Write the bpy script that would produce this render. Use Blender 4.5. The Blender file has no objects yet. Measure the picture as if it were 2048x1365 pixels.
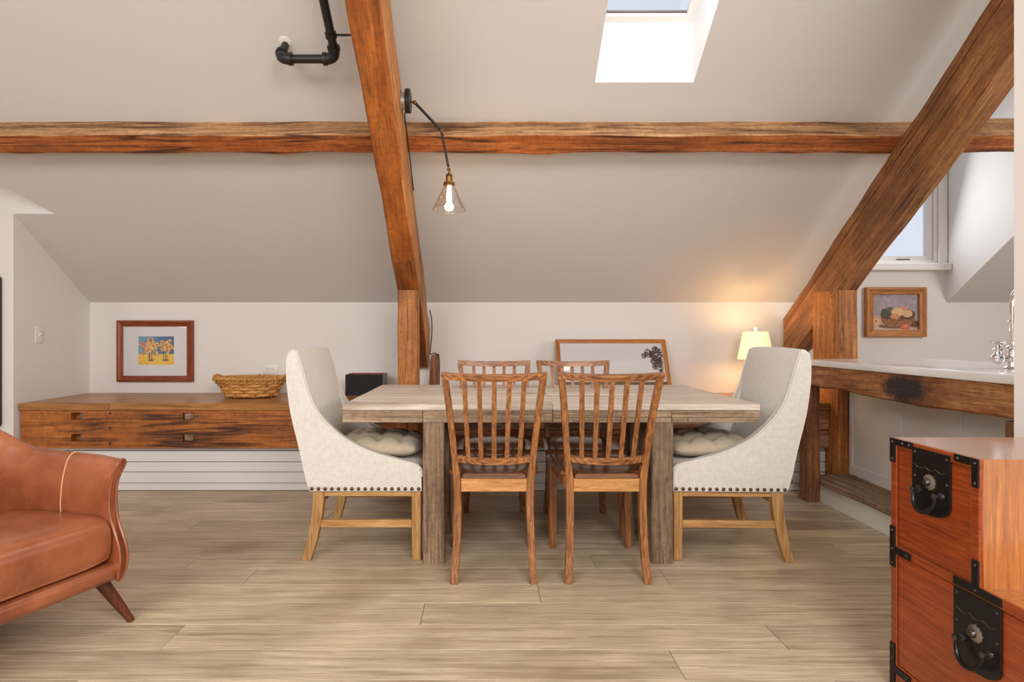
import bpy, bmesh, math, random
import numpy as np
from mathutils import Vector, Matrix
random.seed(7)
C = bpy.context.scene.collection
SC = bpy.context.scene
PI = math.pi

# ------------------------------------------------------------------ camera, world, lights, exposure
cam_d = bpy.data.cameras.new('camera'); cam = bpy.data.objects.new('camera', cam_d); C.objects.link(cam)
cam.location = (0, 0, 1.05); cam.rotation_euler = (PI/2, 0, 0)
cam_d.sensor_width = 36.0; cam_d.lens = 1150/2048*36.0
cam_d.shift_x = (1024-970)/2048; cam_d.shift_y = -(682.5-670)/2048
cam_d.clip_start = .02
SC.camera = cam
SC.view_settings.view_transform = 'Standard'; SC.view_settings.look = 'None'
SC.view_settings.gamma = 1.0; SC.view_settings.exposure = 0.10
SC.view_settings.use_curve_mapping = False
SC.cycles.max_bounces = 6; SC.cycles.diffuse_bounces = 4; SC.cycles.glossy_bounces = 3; SC.cycles.transmission_bounces = 4
SC.cycles.transparent_max_bounces = 8; SC.cycles.caustics_reflective = False; SC.cycles.caustics_refractive = False
wd = bpy.data.worlds.new('sky'); SC.world = wd; wd.use_nodes = True
wd.node_tree.nodes['Background'].inputs[0].default_value = (.80, .87, 1.0, 1)
wd.node_tree.nodes['Background'].inputs[1].default_value = .88

def area_light(name, loc, target, sx, sy, power, col):
    l = bpy.data.lights.new(name, 'AREA'); l.shape = 'RECTANGLE'; l.size = sx; l.size_y = sy
    l.energy = power; l.color = col
    o = bpy.data.objects.new(name, l); C.objects.link(o); o.location = loc
    o.rotation_euler = (Vector(target)-Vector(loc)).to_track_quat('-Z', 'Y').to_euler()
    return o
DAY = (1.0, .975, .945)
# daylight at two roof windows assumed behind the camera, the skylight, the dormer; the rest is added fill
area_light('roof_window_light', (-1.9, -1.02, 2.36), (-1.3, .8, .2), 1.8, 1.3, 62, DAY)
area_light('roof_window_light', (.9, -1.02, 2.36), (.6, .8, .2), 1.3, 1.3, 74, DAY)
area_light('rear_fill_light', (-.6, -2.42, .85), (-.3, 2.0, .75), 3.4, .8, 42, DAY)  # added low fill from behind the camera; no rear window is built
area_light('gable_fill_light', (-4.5, .4, 1.9), (0, 1.2, 1.2), 1.6, 1.5, 20, DAY)  # added fill from the left; the gable wall has no opening
area_light('skylight_light', (.843, 2.50, 2.91), (.843, 2.30, 0), .46, .44, 4.5, (.97, .98, 1.0))
area_light('dormer_light', (3.03, 4.40, 2.1), (3.03, 2.0, 1.4), .9, .8, 6, (.98, .98, 1.0))
area_light('kitchen_fill_light', (4.5, 1.7, 1.7), (2.2, 2.6, .8), 1.2, 1.2, 58, DAY)  # added to brighten the kitchen side; no window stands there

# ------------------------------------------------------------------ materials
def lin(r, g, b, k=1.0):
    f = lambda v: ((v/255)/12.92 if v/255 <= .04045 else ((v/255+.055)/1.055)**2.4)
    return (min(f(r)*k, 1), min(f(g)*k, 1), min(f(b)*k, 1), 1)

def base_mat(name):
    m = bpy.data.materials.new(name); m.use_nodes = True
    nt = m.node_tree; b = nt.nodes['Principled BSDF']
    return m, nt, b

def bump_of(nt, b, height, strength, dist=.004):
    n = nt.nodes.new('ShaderNodeBump'); n.inputs['Strength'].default_value = strength
    n.inputs['Distance'].default_value = dist
    nt.links.new(height, n.inputs['Height']); nt.links.new(n.outputs[0], b.inputs['Normal'])

def coords(nt, rot=None, scale=(1, 1, 1), rnd=7.0):
    tc = nt.nodes.new('ShaderNodeTexCoord'); v = tc.outputs['Object']
    oi = nt.nodes.new('ShaderNodeObjectInfo')
    mul = nt.nodes.new('ShaderNodeMath'); mul.operation = 'MULTIPLY'; mul.inputs[1].default_value = rnd
    nt.links.new(oi.outputs['Random'], mul.inputs[0])
    add = nt.nodes.new('ShaderNodeVectorMath'); add.operation = 'ADD'
    nt.links.new(v, add.inputs[0]); nt.links.new(mul.outputs[0], add.inputs[1]); v = add.outputs[0]
    if rot:
        mp = nt.nodes.new('ShaderNodeMapping'); mp.inputs['Rotation'].default_value = rot
        nt.links.new(v, mp.inputs[0]); v = mp.outputs[0]
    mp = nt.nodes.new('ShaderNodeMapping'); mp.inputs['Scale'].default_value = scale
    nt.links.new(v, mp.inputs[0])
    return mp.outputs[0], v, oi

def noise(nt, vec, scale, detail=5, rough=.6, dist=0.0):
    n = nt.nodes.new('ShaderNodeTexNoise'); n.inputs['Scale'].default_value = scale
    n.inputs['Detail'].default_value = detail; n.inputs['Roughness'].default_value = rough
    n.inputs['Distortion'].default_value = dist
    nt.links.new(vec, n.inputs['Vector']); return n.outputs['Fac']

def ramp(nt, fac, stops):
    r = nt.nodes.new('ShaderNodeValToRGB'); e = r.color_ramp.elements
    while len(e) < len(stops): e.new(.5)
    for i, (p, c) in enumerate(stops): e[i].position = p; e[i].color = c
    nt.links.new(fac, r.inputs[0]); return r.outputs[0]

def mix(nt, fac, a, b, mode='MIX'):
    n = nt.nodes.new('ShaderNodeMix'); n.data_type = 'RGBA'; n.blend_type = mode
    if isinstance(fac, float): n.inputs[0].default_value = fac
    else: nt.links.new(fac, n.inputs[0])
    for s, i in ((a, 6), (b, 7)):
        if isinstance(s, tuple): n.inputs[i].default_value = s
        else: nt.links.new(s, n.inputs[i])
    return n.outputs[2]

def ramp_hi(nt, fac, a, b):
    m = nt.nodes.new('ShaderNodeMapRange'); m.inputs[1].default_value = a; m.inputs[2].default_value = b
    m.inputs[3].default_value = .95; m.inputs[4].default_value = 0.0
    nt.links.new(fac, m.inputs[0]); return m.outputs[0]

def wood(name, dark, midc, light, axis='X', grain=26, stretch=.06, rough=.5, bump=.25, rot=None,
         stain=None, stain_at=.66, stain_scale=2.2, var=.18, coat=0.0, knots=False, rings=0.0, veins=False, tar=None, checks=0.0):
    m, nt, b = base_mat(name)
    s = {'X': (stretch, 1, 1), 'Y': (1, stretch, 1), 'Z': (1, 1, stretch)}[axis]
    v, raw, oi = coords(nt, rot, s)
    n1 = noise(nt, v, grain, 4, .66, .5)
    if rings:
        w = nt.nodes.new('ShaderNodeTexWave'); w.wave_type = 'BANDS'
        w.bands_direction = {'X': 'Y', 'Y': 'X', 'Z': 'X'}[axis]
        w.inputs['Scale'].default_value = grain*.55; w.inputs['Distortion'].default_value = 7
        w.inputs['Detail'].default_value = 3; w.inputs['Detail Scale'].default_value = 1.2
        nt.links.new(v, w.inputs['Vector'])
        mm = nt.nodes.new('ShaderNodeMath'); mm.operation = 'MULTIPLY_ADD'
        nt.links.new(w.outputs['Fac'], mm.inputs[0]); mm.inputs[1].default_value = rings
        nt.links.new(n1, mm.inputs[2])
        sb = nt.nodes.new('ShaderNodeMath'); sb.operation = 'SUBTRACT'
        nt.links.new(mm.outputs[0], sb.inputs[0]); sb.inputs[1].default_value = rings/2; n1 = sb.outputs[0]
    col = ramp(nt, n1, [(.28, dark), (.5, midc), (.72, light)])
    n2 = noise(nt, raw, 3.0, 2, .5)
    lo, hi = 1-var, 1+var
    col = mix(nt, 1.0, col, ramp(nt, n2, [(.3, (lo, lo, lo, 1)), (.7, (hi, hi, hi, 1))]), 'MULTIPLY')
    r2 = ramp(nt, oi.outputs['Random'], [(0, (1-var*.6,)*3+(1,)), (1, (1+var*.6,)*3+(1,))])
    col = mix(nt, 1.0, col, r2, 'MULTIPLY')
    fine = noise(nt, v, grain*4.5, 2, .6)
    col = mix(nt, .45, col, ramp(nt, fine, [(.34, (.38, .35, .33, 1)), (.58, (1, 1, 1, 1))]), 'MULTIPLY')
    if stain:
        s2 = noise(nt, v, stain_scale*2.2, 4, .62, 1.2)
        s3 = noise(nt, raw, 1.9, 2, .5)
        if veins:      # jagged dark contour lines where the mask allows
            band = ramp(nt, s2, [(.45, (0, 0, 0, 1)), (.492, (1, 1, 1, 1)), (.505, (1, 1, 1, 1)), (.535, (0, 0, 0, 1))])
            f = mix(nt, 1.0, band, ramp(nt, s3, [(stain_at-.12, (0, 0, 0, 1)), (stain_at, (.9, .9, .9, 1))]), 'MULTIPLY')
        else:
            ml = nt.nodes.new('ShaderNodeMath'); ml.operation = 'MULTIPLY_ADD'
            nt.links.new(s2, ml.inputs[0]); ml.inputs[1].default_value = .5; nt.links.new(s3, ml.inputs[2])
            f = ramp(nt, ml.outputs[0], [(stain_at+.12, (0, 0, 0, 1)), (stain_at+.30, (.6, .6, .6, 1))])
        col = mix(nt, f, col, stain)
    if checks:         # long thin drying cracks along the grain
        s4 = {'X': (.30, 1, 1), 'Y': (1, .30, 1), 'Z': (1, 1, .30)}[axis]
        mp = nt.nodes.new('ShaderNodeMapping'); mp.inputs['Scale'].default_value = s4; nt.links.new(v, mp.inputs[0])
        c1 = noise(nt, mp.outputs[0], 20, 2, .5)
        band = ramp(nt, c1, [(.478, (0, 0, 0, 1)), (.497, (1, 1, 1, 1)), (.503, (1, 1, 1, 1)), (.522, (0, 0, 0, 1))])
        mk = noise(nt, raw, 4.5, 2, .5)
        f = mix(nt, 1.0, band, ramp(nt, mk, [(.46, (0, 0, 0, 1)), (.60, (checks, checks, checks, 1))]), 'MULTIPLY')
        col = mix(nt, f, col, tuple(c*.22 for c in dark[:3])+(1,))
        blot = noise(nt, raw, 34, 3, .7)
        col = mix(nt, .55, col, ramp(nt, blot, [(.32, (.52, .48, .45, 1)), (.5, (1, 1, 1, 1)), (.72, (1.25, 1.25, 1.25, 1))]), 'MULTIPLY')
    if tar:            # black weathered patch with its own ragged outline
        ce_, ra = tar
        sub = nt.nodes.new('ShaderNodeVectorMath'); sub.operation = 'SUBTRACT'; nt.links.new(nt.nodes['Texture Coordinate'].outputs['Object'], sub.inputs[0]); sub.inputs[1].default_value = ce_
        mu = nt.nodes.new('ShaderNodeVectorMath'); mu.operation = 'MULTIPLY'; nt.links.new(sub.outputs[0], mu.inputs[0]); mu.inputs[1].default_value = ra
        ln = nt.nodes.new('ShaderNodeVectorMath'); ln.operation = 'LENGTH'; nt.links.new(mu.outputs[0], ln.inputs[0])
        ad = nt.nodes.new('ShaderNodeMath'); ad.operation = 'MULTIPLY_ADD'; nt.links.new(noise(nt, raw, 22, 6, .7), ad.inputs[0]); ad.inputs[1].default_value = 1.3; nt.links.new(ln.outputs['Value'], ad.inputs[2])
        col = mix(nt, ramp_hi(nt, ad.outputs[0], 1.3, 1.75), col, (.016, .015, .018, 1))
    if knots:
        vo = nt.nodes.new('ShaderNodeTexVoronoi'); vo.inputs['Scale'].default_value = 5.5
        vs = {'X': (.45, 1, 1), 'Y': (1, .45, 1), 'Z': (1, 1, .45)}[axis]
        mp = nt.nodes.new('ShaderNodeMapping'); mp.inputs['Scale'].default_value = vs
        nt.links.new(raw, mp.inputs[0]); nt.links.new(mp.outputs[0], vo.inputs['Vector'])
        f = ramp(nt, vo.outputs['Distance'], [(.03, (1, 1, 1, 1)), (.075, (0, 0, 0, 1))])
        col = mix(nt, f, col, tuple(c*.35 for c in dark[:3])+(1,))
    nt.links.new(col, b.inputs['Base Color'])
    b.inputs['Roughness'].default_value = rough
    if coat: b.inputs['Coat Weight'].default_value = coat; b.inputs['Coat Roughness'].default_value = .16
    bump_of(nt, b, fine, bump*1.2)
    return m

def plain(name, col, rough=.5, metal=0.0, bump=0.0, bscale=60, var=.0, vscale=6, emit=None, coat=0.0):
    m, nt, b = base_mat(name)
    b.inputs['Base Color'].default_value = col; b.inputs['Roughness'].default_value = rough
    b.inputs['Metallic'].default_value = metal
    v, raw, oi = coords(nt)
    if var:
        n = noise(nt, raw, vscale, 4, .6)
        c = ramp(nt, n, [(.3, tuple(x*(1-var) for x in col[:3])+(1,)), (.7, tuple(min(1, x*(1+var)) for x in col[:3])+(1,))])
        nt.links.new(c, b.inputs['Base Color'])
    if bump: bump_of(nt, b, noise(nt, raw, bscale, 1, .6), bump, .002)
    if coat: b.inputs['Coat Weight'].default_value = coat; b.inputs['Coat Roughness'].default_value = .2
    if emit:
        b.inputs['Emission Color'].default_value = emit[0]; b.inputs['Emission Strength'].default_value = emit[1]
    return m

def linen(name, col, scale=260):
    m, nt, b = base_mat(name)
    v, raw, oi = coords(nt)
    hs = []
    for s in ((1, .12, .12), (.12, .12, 1), (.12, 1, .12)):
        mp = nt.nodes.new('ShaderNodeMapping'); mp.inputs['Scale'].default_value = s
        nt.links.new(raw, mp.inputs[0]); hs.append(noise(nt, mp.outputs[0], scale, 1, .6))
    a = nt.nodes.new('ShaderNodeMath'); a.operation = 'ADD'; nt.links.new(hs[0], a.inputs[0]); nt.links.new(hs[1], a.inputs[1])
    a2 = nt.nodes.new('ShaderNodeMath'); a2.operation = 'ADD'; nt.links.new(a.outputs[0], a2.inputs[0]); nt.links.new(hs[2], a2.inputs[1])
    c = ramp(nt, a2.outputs[0], [(0, col), (1, col)])
    mr = nt.nodes.new('ShaderNodeMapRange'); mr.inputs[1].default_value = 1.1; mr.inputs[2].default_value = 1.9
    nt.links.new(a2.outputs[0], mr.inputs[0])
    c = ramp(nt, mr.outputs[0], [(0, tuple(x*.90 for x in col[:3])+(1,)), (1, tuple(min(1, x*1.07) for x in col[:3])+(1,))])
    nt.links.new(c, b.inputs['Base Color']); b.inputs['Roughness'].default_value = .95
    b.inputs['Sheen Weight'].default_value = .15
    bump_of(nt, b, hs[1], .25, .001)
    return m

def leather(name, col, dark):
    m, nt, b = base_mat(name)
    v, raw, oi = coords(nt)
    n = noise(nt, raw, 4.5, 6, .62, .6)
    c = ramp(nt, n, [(.3, dark), (.62, col), (.8, tuple(min(1, x*1.22) for x in col[:3])+(1,))])
    sc = noise(nt, raw, 22, 5, .75, 2.5)
    c = mix(nt, ramp(nt, sc, [(.6, (0, 0, 0, 1)), (.74, (.32, .32, .32, 1))]), c, tuple(min(1, x*1.7) for x in col[:3])+(1,))
    nt.links.new(c, b.inputs['Base Color']); b.inputs['Roughness'].default_value = .31
    b.inputs['Specular IOR Level'].default_value = .55; b.inputs['Coat Weight'].default_value = .3; b.inputs['Coat Roughness'].default_value = .22
    bump_of(nt, b, noise(nt, raw, 180, 2, .6), .12, .001)
    return m

def glass(name, tint=(1, 1, 1, 1), base=.04):
    m = bpy.data.materials.new(name); m.use_nodes = True; nt = m.node_tree; nt.nodes.clear()
    out = nt.nodes.new('ShaderNodeOutputMaterial'); mx = nt.nodes.new('ShaderNodeMixShader')
    tr = nt.nodes.new('ShaderNodeBsdfTransparent'); tr.inputs[0].default_value = tint
    gl = nt.nodes.new('ShaderNodeBsdfGlossy'); gl.inputs['Roughness'].default_value = .02
    fr = nt.nodes.new('ShaderNodeLayerWeight'); fr.inputs[0].default_value = .3
    mr = nt.nodes.new('ShaderNodeMapRange'); mr.inputs[3].default_value = base; mr.inputs[4].default_value = .6
    nt.links.new(fr.outputs['Facing'], mr.inputs[0]); nt.links.new(mr.outputs[0], mx.inputs[0])
    nt.links.new(tr.outputs[0], mx.inputs[1]); nt.links.new(gl.outputs[0], mx.inputs[2])
    nt.links.new(mx.outputs[0], out.inputs[0]); return m

def print_mat(name):
    m, nt, b = base_mat(name)
    a = nt.nodes.new('ShaderNodeAttribute'); a.attribute_name = 'Col'
    nt.links.new(a.outputs['Color'], b.inputs['Base Color']); b.inputs['Roughness'].default_value = .6
    return m

SLOPE = .74
RANG = math.atan(.77)
M = {}
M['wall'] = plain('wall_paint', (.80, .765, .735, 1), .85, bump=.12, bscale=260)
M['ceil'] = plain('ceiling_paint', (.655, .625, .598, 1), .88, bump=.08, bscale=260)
M['trimw'] = plain('white_trim_paint', (.82, .80, .775, 1), .5)
M['shaft'] = plain('white_shaft_paint', (.80, .79, .78, 1), .7)
M['heater'] = plain('white_enamel', (.80, .775, .765, 1), .45)
M['black'] = plain('black_gap', (.01, .01, .01, 1), .7)
M['subfloor'] = plain('subfloor_dark', (.10, .07, .045, 1), .9)
M['plank'] = wood('oak_floor', lin(168, 146, 118), lin(202, 182, 153), lin(217, 199, 172), 'X', 46, .035, .40, .10, var=.13, stain=lin(132, 106, 80), stain_at=.70, stain_scale=6.0)
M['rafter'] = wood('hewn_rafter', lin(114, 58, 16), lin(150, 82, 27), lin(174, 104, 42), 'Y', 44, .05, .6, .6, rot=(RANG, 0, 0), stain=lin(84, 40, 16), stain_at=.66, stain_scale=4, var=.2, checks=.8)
M['rafter2'] = wood('hewn_rafter_pale', lin(126, 74, 36), lin(170, 110, 60), lin(200, 144, 90), 'Y', 44, .05, .6, .6, rot=(RANG, 0, 0), stain=lin(84, 48, 24), stain_at=.68, stain_scale=4, var=.18, checks=.8)
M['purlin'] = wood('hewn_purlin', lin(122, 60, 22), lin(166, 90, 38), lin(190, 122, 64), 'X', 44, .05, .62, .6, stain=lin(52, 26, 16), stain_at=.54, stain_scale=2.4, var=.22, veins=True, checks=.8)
M['rafterside'] = wood('hewn_rafter_lit_side', lin(140, 82, 34), lin(188, 124, 64), lin(212, 154, 94), 'Y', 44, .05, .6, .6, rot=(RANG, 0, 0), stain=lin(104, 60, 28), stain_at=.70, stain_scale=4, var=.16, checks=.8)  # paler right face: the light falling on that side is put into the colour
M['purlintop'] = wood('skylit_purlin_top', lin(128, 88, 54), lin(180, 134, 90), lin(206, 166, 122), 'X', 44, .05, .7, .6, stain=lin(84, 54, 36), stain_at=.56, stain_scale=2.4, var=.2, veins=True, checks=.8)  # paler upper face: light from the skylight is put into the colour
M['post'] = wood('hewn_post', lin(150, 86, 34), lin(196, 122, 56), lin(218, 152, 84), 'Z', 44, .05, .62, .6, stain=lin(96, 52, 24), stain_at=.66, stain_scale=4, var=.18, checks=.8)
M['bench'] = wood('bench_timber', lin(128, 68, 22), lin(170, 98, 38), lin(194, 124, 60), 'X', 44, .045, .5, .3, stain=lin(52, 26, 14), stain_at=.60, stain_scale=1.6, var=.18, veins=True, checks=.8)
M['benchtop'] = wood('bench_top', lin(138, 88, 42), lin(176, 120, 64), lin(198, 146, 90), 'X', 36, .05, .32, .15, var=.14)
M['rough'] = wood('rough_sawn', lin(150, 98, 68), lin(190, 136, 104), lin(216, 174, 142), 'X', 30, .12, .85, .8, stain=lin(104, 58, 34), stain_at=.50, stain_scale=3, var=.22, veins=True)
M['tabletop'] = wood('weathered_pine_top', lin(188, 171, 152), lin(221, 208, 193), lin(238, 229, 218), 'X', 60, .035, .46, .3, var=.1, stain=lin(136, 112, 90), stain_at=.72, knots=False)
M['tableedge'] = wood('weathered_pine_edge', lin(116, 94, 72), lin(156, 133, 108), lin(186, 165, 140), 'X', 60, .05, .7, .45, var=.14, knots=True, checks=.55)
M['tableleg'] = wood('weathered_pine_leg', lin(94, 72, 52), lin(134, 109, 84), lin(164, 140, 114), 'Z', 60, .05, .7, .45, var=.14, knots=True, checks=.55)
cw = (lin(88, 50, 24), lin(148, 92, 48), lin(184, 128, 76))
M['chairx'] = wood('chair_oak_x', *cw, 'X', 95, .06, .36, .25, var=.12, coat=.15, rings=.22)
M['chairz'] = wood('chair_oak_z', *cw, 'Z', 95, .06, .36, .25, var=.12, coat=.15, rings=.22)
M['chairseat'] = wood('chair_seat', lin(84, 46, 26), lin(118, 72, 44), lin(146, 98, 64), 'X', 80, .07, .15, .12, var=.1, coat=.8)
M['apron'] = wood('chair_apron', lin(164, 106, 52), lin(196, 140, 80), lin(214, 164, 106), 'X', 80, .08, .45, .2, var=.1)
M['linen'] = linen('linen_cloth', lin(214, 209, 202), 420)
M['cush'] = linen('tweed_cloth', lin(186, 172, 150), 220)
M['nail'] = plain('bronze_nail', lin(98, 78, 58), .35, .9)
M['oakleg'] = wood('light_oak', lin(152, 106, 56), lin(186, 140, 86), lin(208, 166, 112), 'Z', 70, .06, .5, .2, var=.1)
M['oakrail'] = wood('light_oak_x', lin(152, 106, 56), lin(186, 140, 86), lin(208, 166, 112), 'X', 70, .06, .5, .2, var=.1)
M['leather'] = leather('tan_leather', lin(168, 98, 62), lin(122, 60, 32))
M['thread'] = plain('cream_thread', lin(226, 176, 132), .7)
M['walnut'] = wood('walnut_leg', lin(52, 22, 12), lin(90, 44, 24), lin(120, 66, 38), 'Z', 24, .06, .35, .1, var=.1)
M['chest'] = wood('chest_lacquer', lin(118, 44, 10), lin(150, 62, 18), lin(168, 80, 30), 'Y', 110, .04, .34, .06, var=.1, coat=.25)
M['chestend'] = wood('chest_end', lin(146, 78, 22), lin(178, 104, 38), lin(196, 126, 56), 'Z', 110, .035, .2, .06, var=.1, coat=1.0)
M['chestend'].node_tree.nodes['Principled BSDF'].inputs['Coat IOR'].default_value = 1.9
M['iron'] = plain('black_iron', (.012, .011, .012, 1), .34, .5, bump=.2, bscale=120)
M['irond'] = plain('worn_iron', (.10, .09, .085, 1), .3, .9)
M['pewter'] = plain('worn_pewter', (.30, .27, .24, 1), .35, .9)
M['pipe'] = plain('black_pipe', (.022, .018, .016, 1), .42, .3)
M['brass'] = plain('aged_brass', lin(150, 116, 70), .3, 1.0)
M['chrome'] = plain('chrome', (.86, .86, .86, 1), .06, 1.0)
M['alum'] = plain('grey_metal', (.55, .56, .57, 1), .35, .9)
M['glass'] = glass('clear_glass')
M['pane'] = glass('window_glass', (.99, .99, 1, 1), .01)
M['bulb'] = plain('bulb_lit', (1, .9, .7, 1), .3, emit=((1, .84, .58, 1), 3))
M['shade'] = plain('lamp_shade', lin(250, 232, 190), .9, emit=((1, .80, .46, 1), .75))
M['ceramic'] = plain('cream_ceramic', lin(232, 214, 184), .25)
M['marble'] = plain('white_marble', (.86, .85, .84, 1), .18, var=.05, vscale=4)
M['isl'] = wood('island_timber', lin(108, 62, 32), lin(156, 100, 56), lin(196, 146, 98), 'Y', 36, .07, .66, .7, stain=lin(72, 40, 22), stain_at=.60, stain_scale=4, var=.24, tar=((2.02, 2.77, .79), (0, 6.0, 14)), checks=.8)
M['islz'] = wood('island_leg_timber', lin(92, 52, 28), lin(130, 80, 46), lin(162, 112, 70), 'Z', 40, .07, .66, .6, stain=lin(58, 30, 16), stain_at=.66, var=.22, checks=.8)
M['tar'] = plain('tar_stain', (.014, .013, .015, 1), .6, var=.5, vscale=20)
M['stepw'] = wood('grey_step_board', lin(92, 72, 52), lin(140, 116, 90), lin(176, 152, 124), 'Y', 44, .06, .75, .6, var=.16, checks=.55)
M['cab'] = plain('cabinet_paint', (.80, .775, .745, 1), .45)
M['riser'] = plain('riser_paint', (.80, .78, .70, 1), .6)
M['frame1'] = wood('cherry_frame', lin(108, 40, 12), lin(140, 62, 20), lin(164, 86, 36), 'X', 90, .1, .32, .1, var=.14)
M['frame1z'] = wood('cherry_frame_upright', lin(108, 40, 12), lin(140, 62, 20), lin(164, 86, 36), 'Z', 90, .1, .32, .1, var=.14)
M['frame2'] = wood('pine_frame', lin(160, 92, 32), lin(186, 118, 52), lin(204, 142, 78), 'X', 90, .1, .4, .1, var=.1)
M['frame2z'] = wood('pine_frame_upright', lin(160, 92, 32), lin(186, 118, 52), lin(204, 142, 78), 'Z', 90, .1, .4, .1, var=.1)
M['mat'] = plain('white_mat_board', (.84, .82, .80, 1), .8)
M['print'] = print_mat('printed_picture')
M['wicker'] = wood('wicker', lin(164, 104, 42), lin(206, 148, 76), lin(226, 180, 114), 'X', 90, .3, .5, .2, var=.18)
M['plastic'] = plain('white_plastic', (.80, .77, .73, 1), .35)
M['dark'] = plain('dark_hole', (.02, .018, .016, 1), .6)
M['boxdark'] = plain('black_box_paint', (.012, .011, .012, 1), .85, var=.2)
M['boxin'] = plain('rusty_box_inside', lin(122, 74, 52), .8, var=.2)
M['tin'] = plain('tin_grey', lin(120, 112, 104), .45, .4)
M['darkpanel'] = plain('dark_bronze', lin(58, 50, 40), .6, .2, var=.3)

# ------------------------------------------------------------------ mesh helpers
class B:
    def __init__(s): s.bm = bmesh.new()
    def face(s, pts):
        vs = [s.bm.verts.new(p) for p in pts]; return s.bm.faces.new(vs)
    def box(s, a, b, bev=0.0, seg=2):
        (x0, y0, z0), (x1, y1, z1) = a, b
        x0, x1 = min(x0, x1), max(x0, x1); y0, y1 = min(y0, y1), max(y0, y1); z0, z1 = min(z0, z1), max(z0, z1)
        return s.hexa([(x0, y0, z0), (x1, y0, z0), (x1, y1, z0), (x0, y1, z0), (x0, y0, z1), (x1, y0, z1), (x1, y1, z1), (x0, y1, z1)], bev, seg)
    def hexa(s, p, bev=0.0, seg=2):
        v = [s.bm.verts.new(q) for q in p]
        fs = [s.bm.faces.new([v[i] for i in f]) for f in ((3, 2, 1, 0), (4, 5, 6, 7), (0, 1, 5, 4), (1, 2, 6, 5), (2, 3, 7, 6), (3, 0, 4, 7))]
        if bev:
            es = list({e for f in fs for e in f.edges})
            bmesh.ops.bevel(s.bm, geom=es, offset=bev, segments=seg, profile=.5, affect='EDGES')
        return s
    def loft(s, secs, cap=True, close=False):
        rows = [[s.bm.verts.new(p) for p in q] for q in secs]; n = len(rows[0])
        rr = range(len(rows) if close else len(rows)-1)
        for i in rr:
            a, b = rows[i], rows[(i+1) % len(rows)]
            for j in range(n):
                s.bm.faces.new((a[j], a[(j+1) % n], b[(j+1) % n], b[j]))
        if cap and not close:
            s.bm.faces.new(list(reversed(rows[0]))); s.bm.faces.new(rows[-1])
        return s
    def tube(s, pts, r, n=10, close=False, flat=1.0):
        pts = [Vector(p) for p in pts]; rs = r if isinstance(r, (list, tuple)) else [r]*len(pts)
        secs = []; up = None; N = len(pts)
        for i, p in enumerate(pts):
            t = (pts[(i+1) % N]-pts[i-1]) if close else (pts[min(i+1, N-1)]-pts[max(i-1, 0)])
            t.normalize()
            if up is None: up = Vector((0, 0, 1)) if abs(t.z) < .9 else Vector((1, 0, 0))
            u = (up-t*up.dot(t)).normalized(); w = t.cross(u); up = u
            secs.append([p+(u*math.cos(2*PI*k/n)*flat+w*math.sin(2*PI*k/n))*rs[i] for k in range(n)])
        return s.loft(secs, not close, close)
    def lathe(s, prof, c=(0, 0, 0), n=24, axis='Z', cap=True):
        c = Vector(c); secs = []
        for r, h in prof:
            q = []
            for k in range(n):
                a = 2*PI*k/n; x, y = max(r, 1e-4)*math.cos(a), max(r, 1e-4)*math.sin(a)
                q.append(c+Vector({'Z': (x, y, h), 'X': (h, x, y), 'Y': (y, h, x)}[axis]))
            secs.append(q)
        return s.loft(secs, cap)
    def prism(s, poly, axis, a, b, bev=0.0, seg=2):
        f = {'X': lambda u, v, w: (w, u, v), 'Y': lambda u, v, w: (u, w, v), 'Z': lambda u, v, w: (u, v, w)}[axis]
        lo = [s.bm.verts.new(f(u, v, a)) for u, v in poly]; hi = [s.bm.verts.new(f(u, v, b)) for u, v in poly]
        n = len(poly); fs = [s.bm.faces.new(lo), s.bm.faces.new(list(reversed(hi)))]
        for i in range(n): fs.append(s.bm.faces.new((lo[i], lo[(i+1) % n], hi[(i+1) % n], hi[i])))
        if bev:
            es = list({e for f_ in fs[:2] for e in f_.edges})
            bmesh.ops.bevel(s.bm, geom=es, offset=bev, segments=seg, profile=.5, affect='EDGES')
        return s
    def grid(s, fn, nu, nv):
        vs = [[s.bm.verts.new(fn(i/nu, j/nv)) for j in range(nv+1)] for i in range(nu+1)]
        for i in range(nu):
            for j in range(nv): s.bm.faces.new((vs[i][j], vs[i+1][j], vs[i+1][j+1], vs[i][j+1]))
        return s
    def build(s, name, mat, parent=None, smooth=35, weld=True, recalc=True):
        if weld: bmesh.ops.remove_doubles(s.bm, verts=s.bm.verts, dist=1e-5)
        if recalc: bmesh.ops.recalc_face_normals(s.bm, faces=s.bm.faces)
        me = bpy.data.meshes.new(name); s.bm.to_mesh(me); s.bm.free()
        if mat is not None: me.materials.append(M[mat])
        if smooth:
            for p in me.polygons: p.use_smooth = True
            me.set_sharp_from_angle(angle=math.radians(smooth))
        o = bpy.data.objects.new(name, me); C.objects.link(o)
        if parent is not None: o.parent = parent
        return o

def second_mat(o, mat, test):
    o.data.materials.append(M[mat])
    for p in o.data.polygons:
        if test(p): p.material_index = 1
    return o

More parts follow.
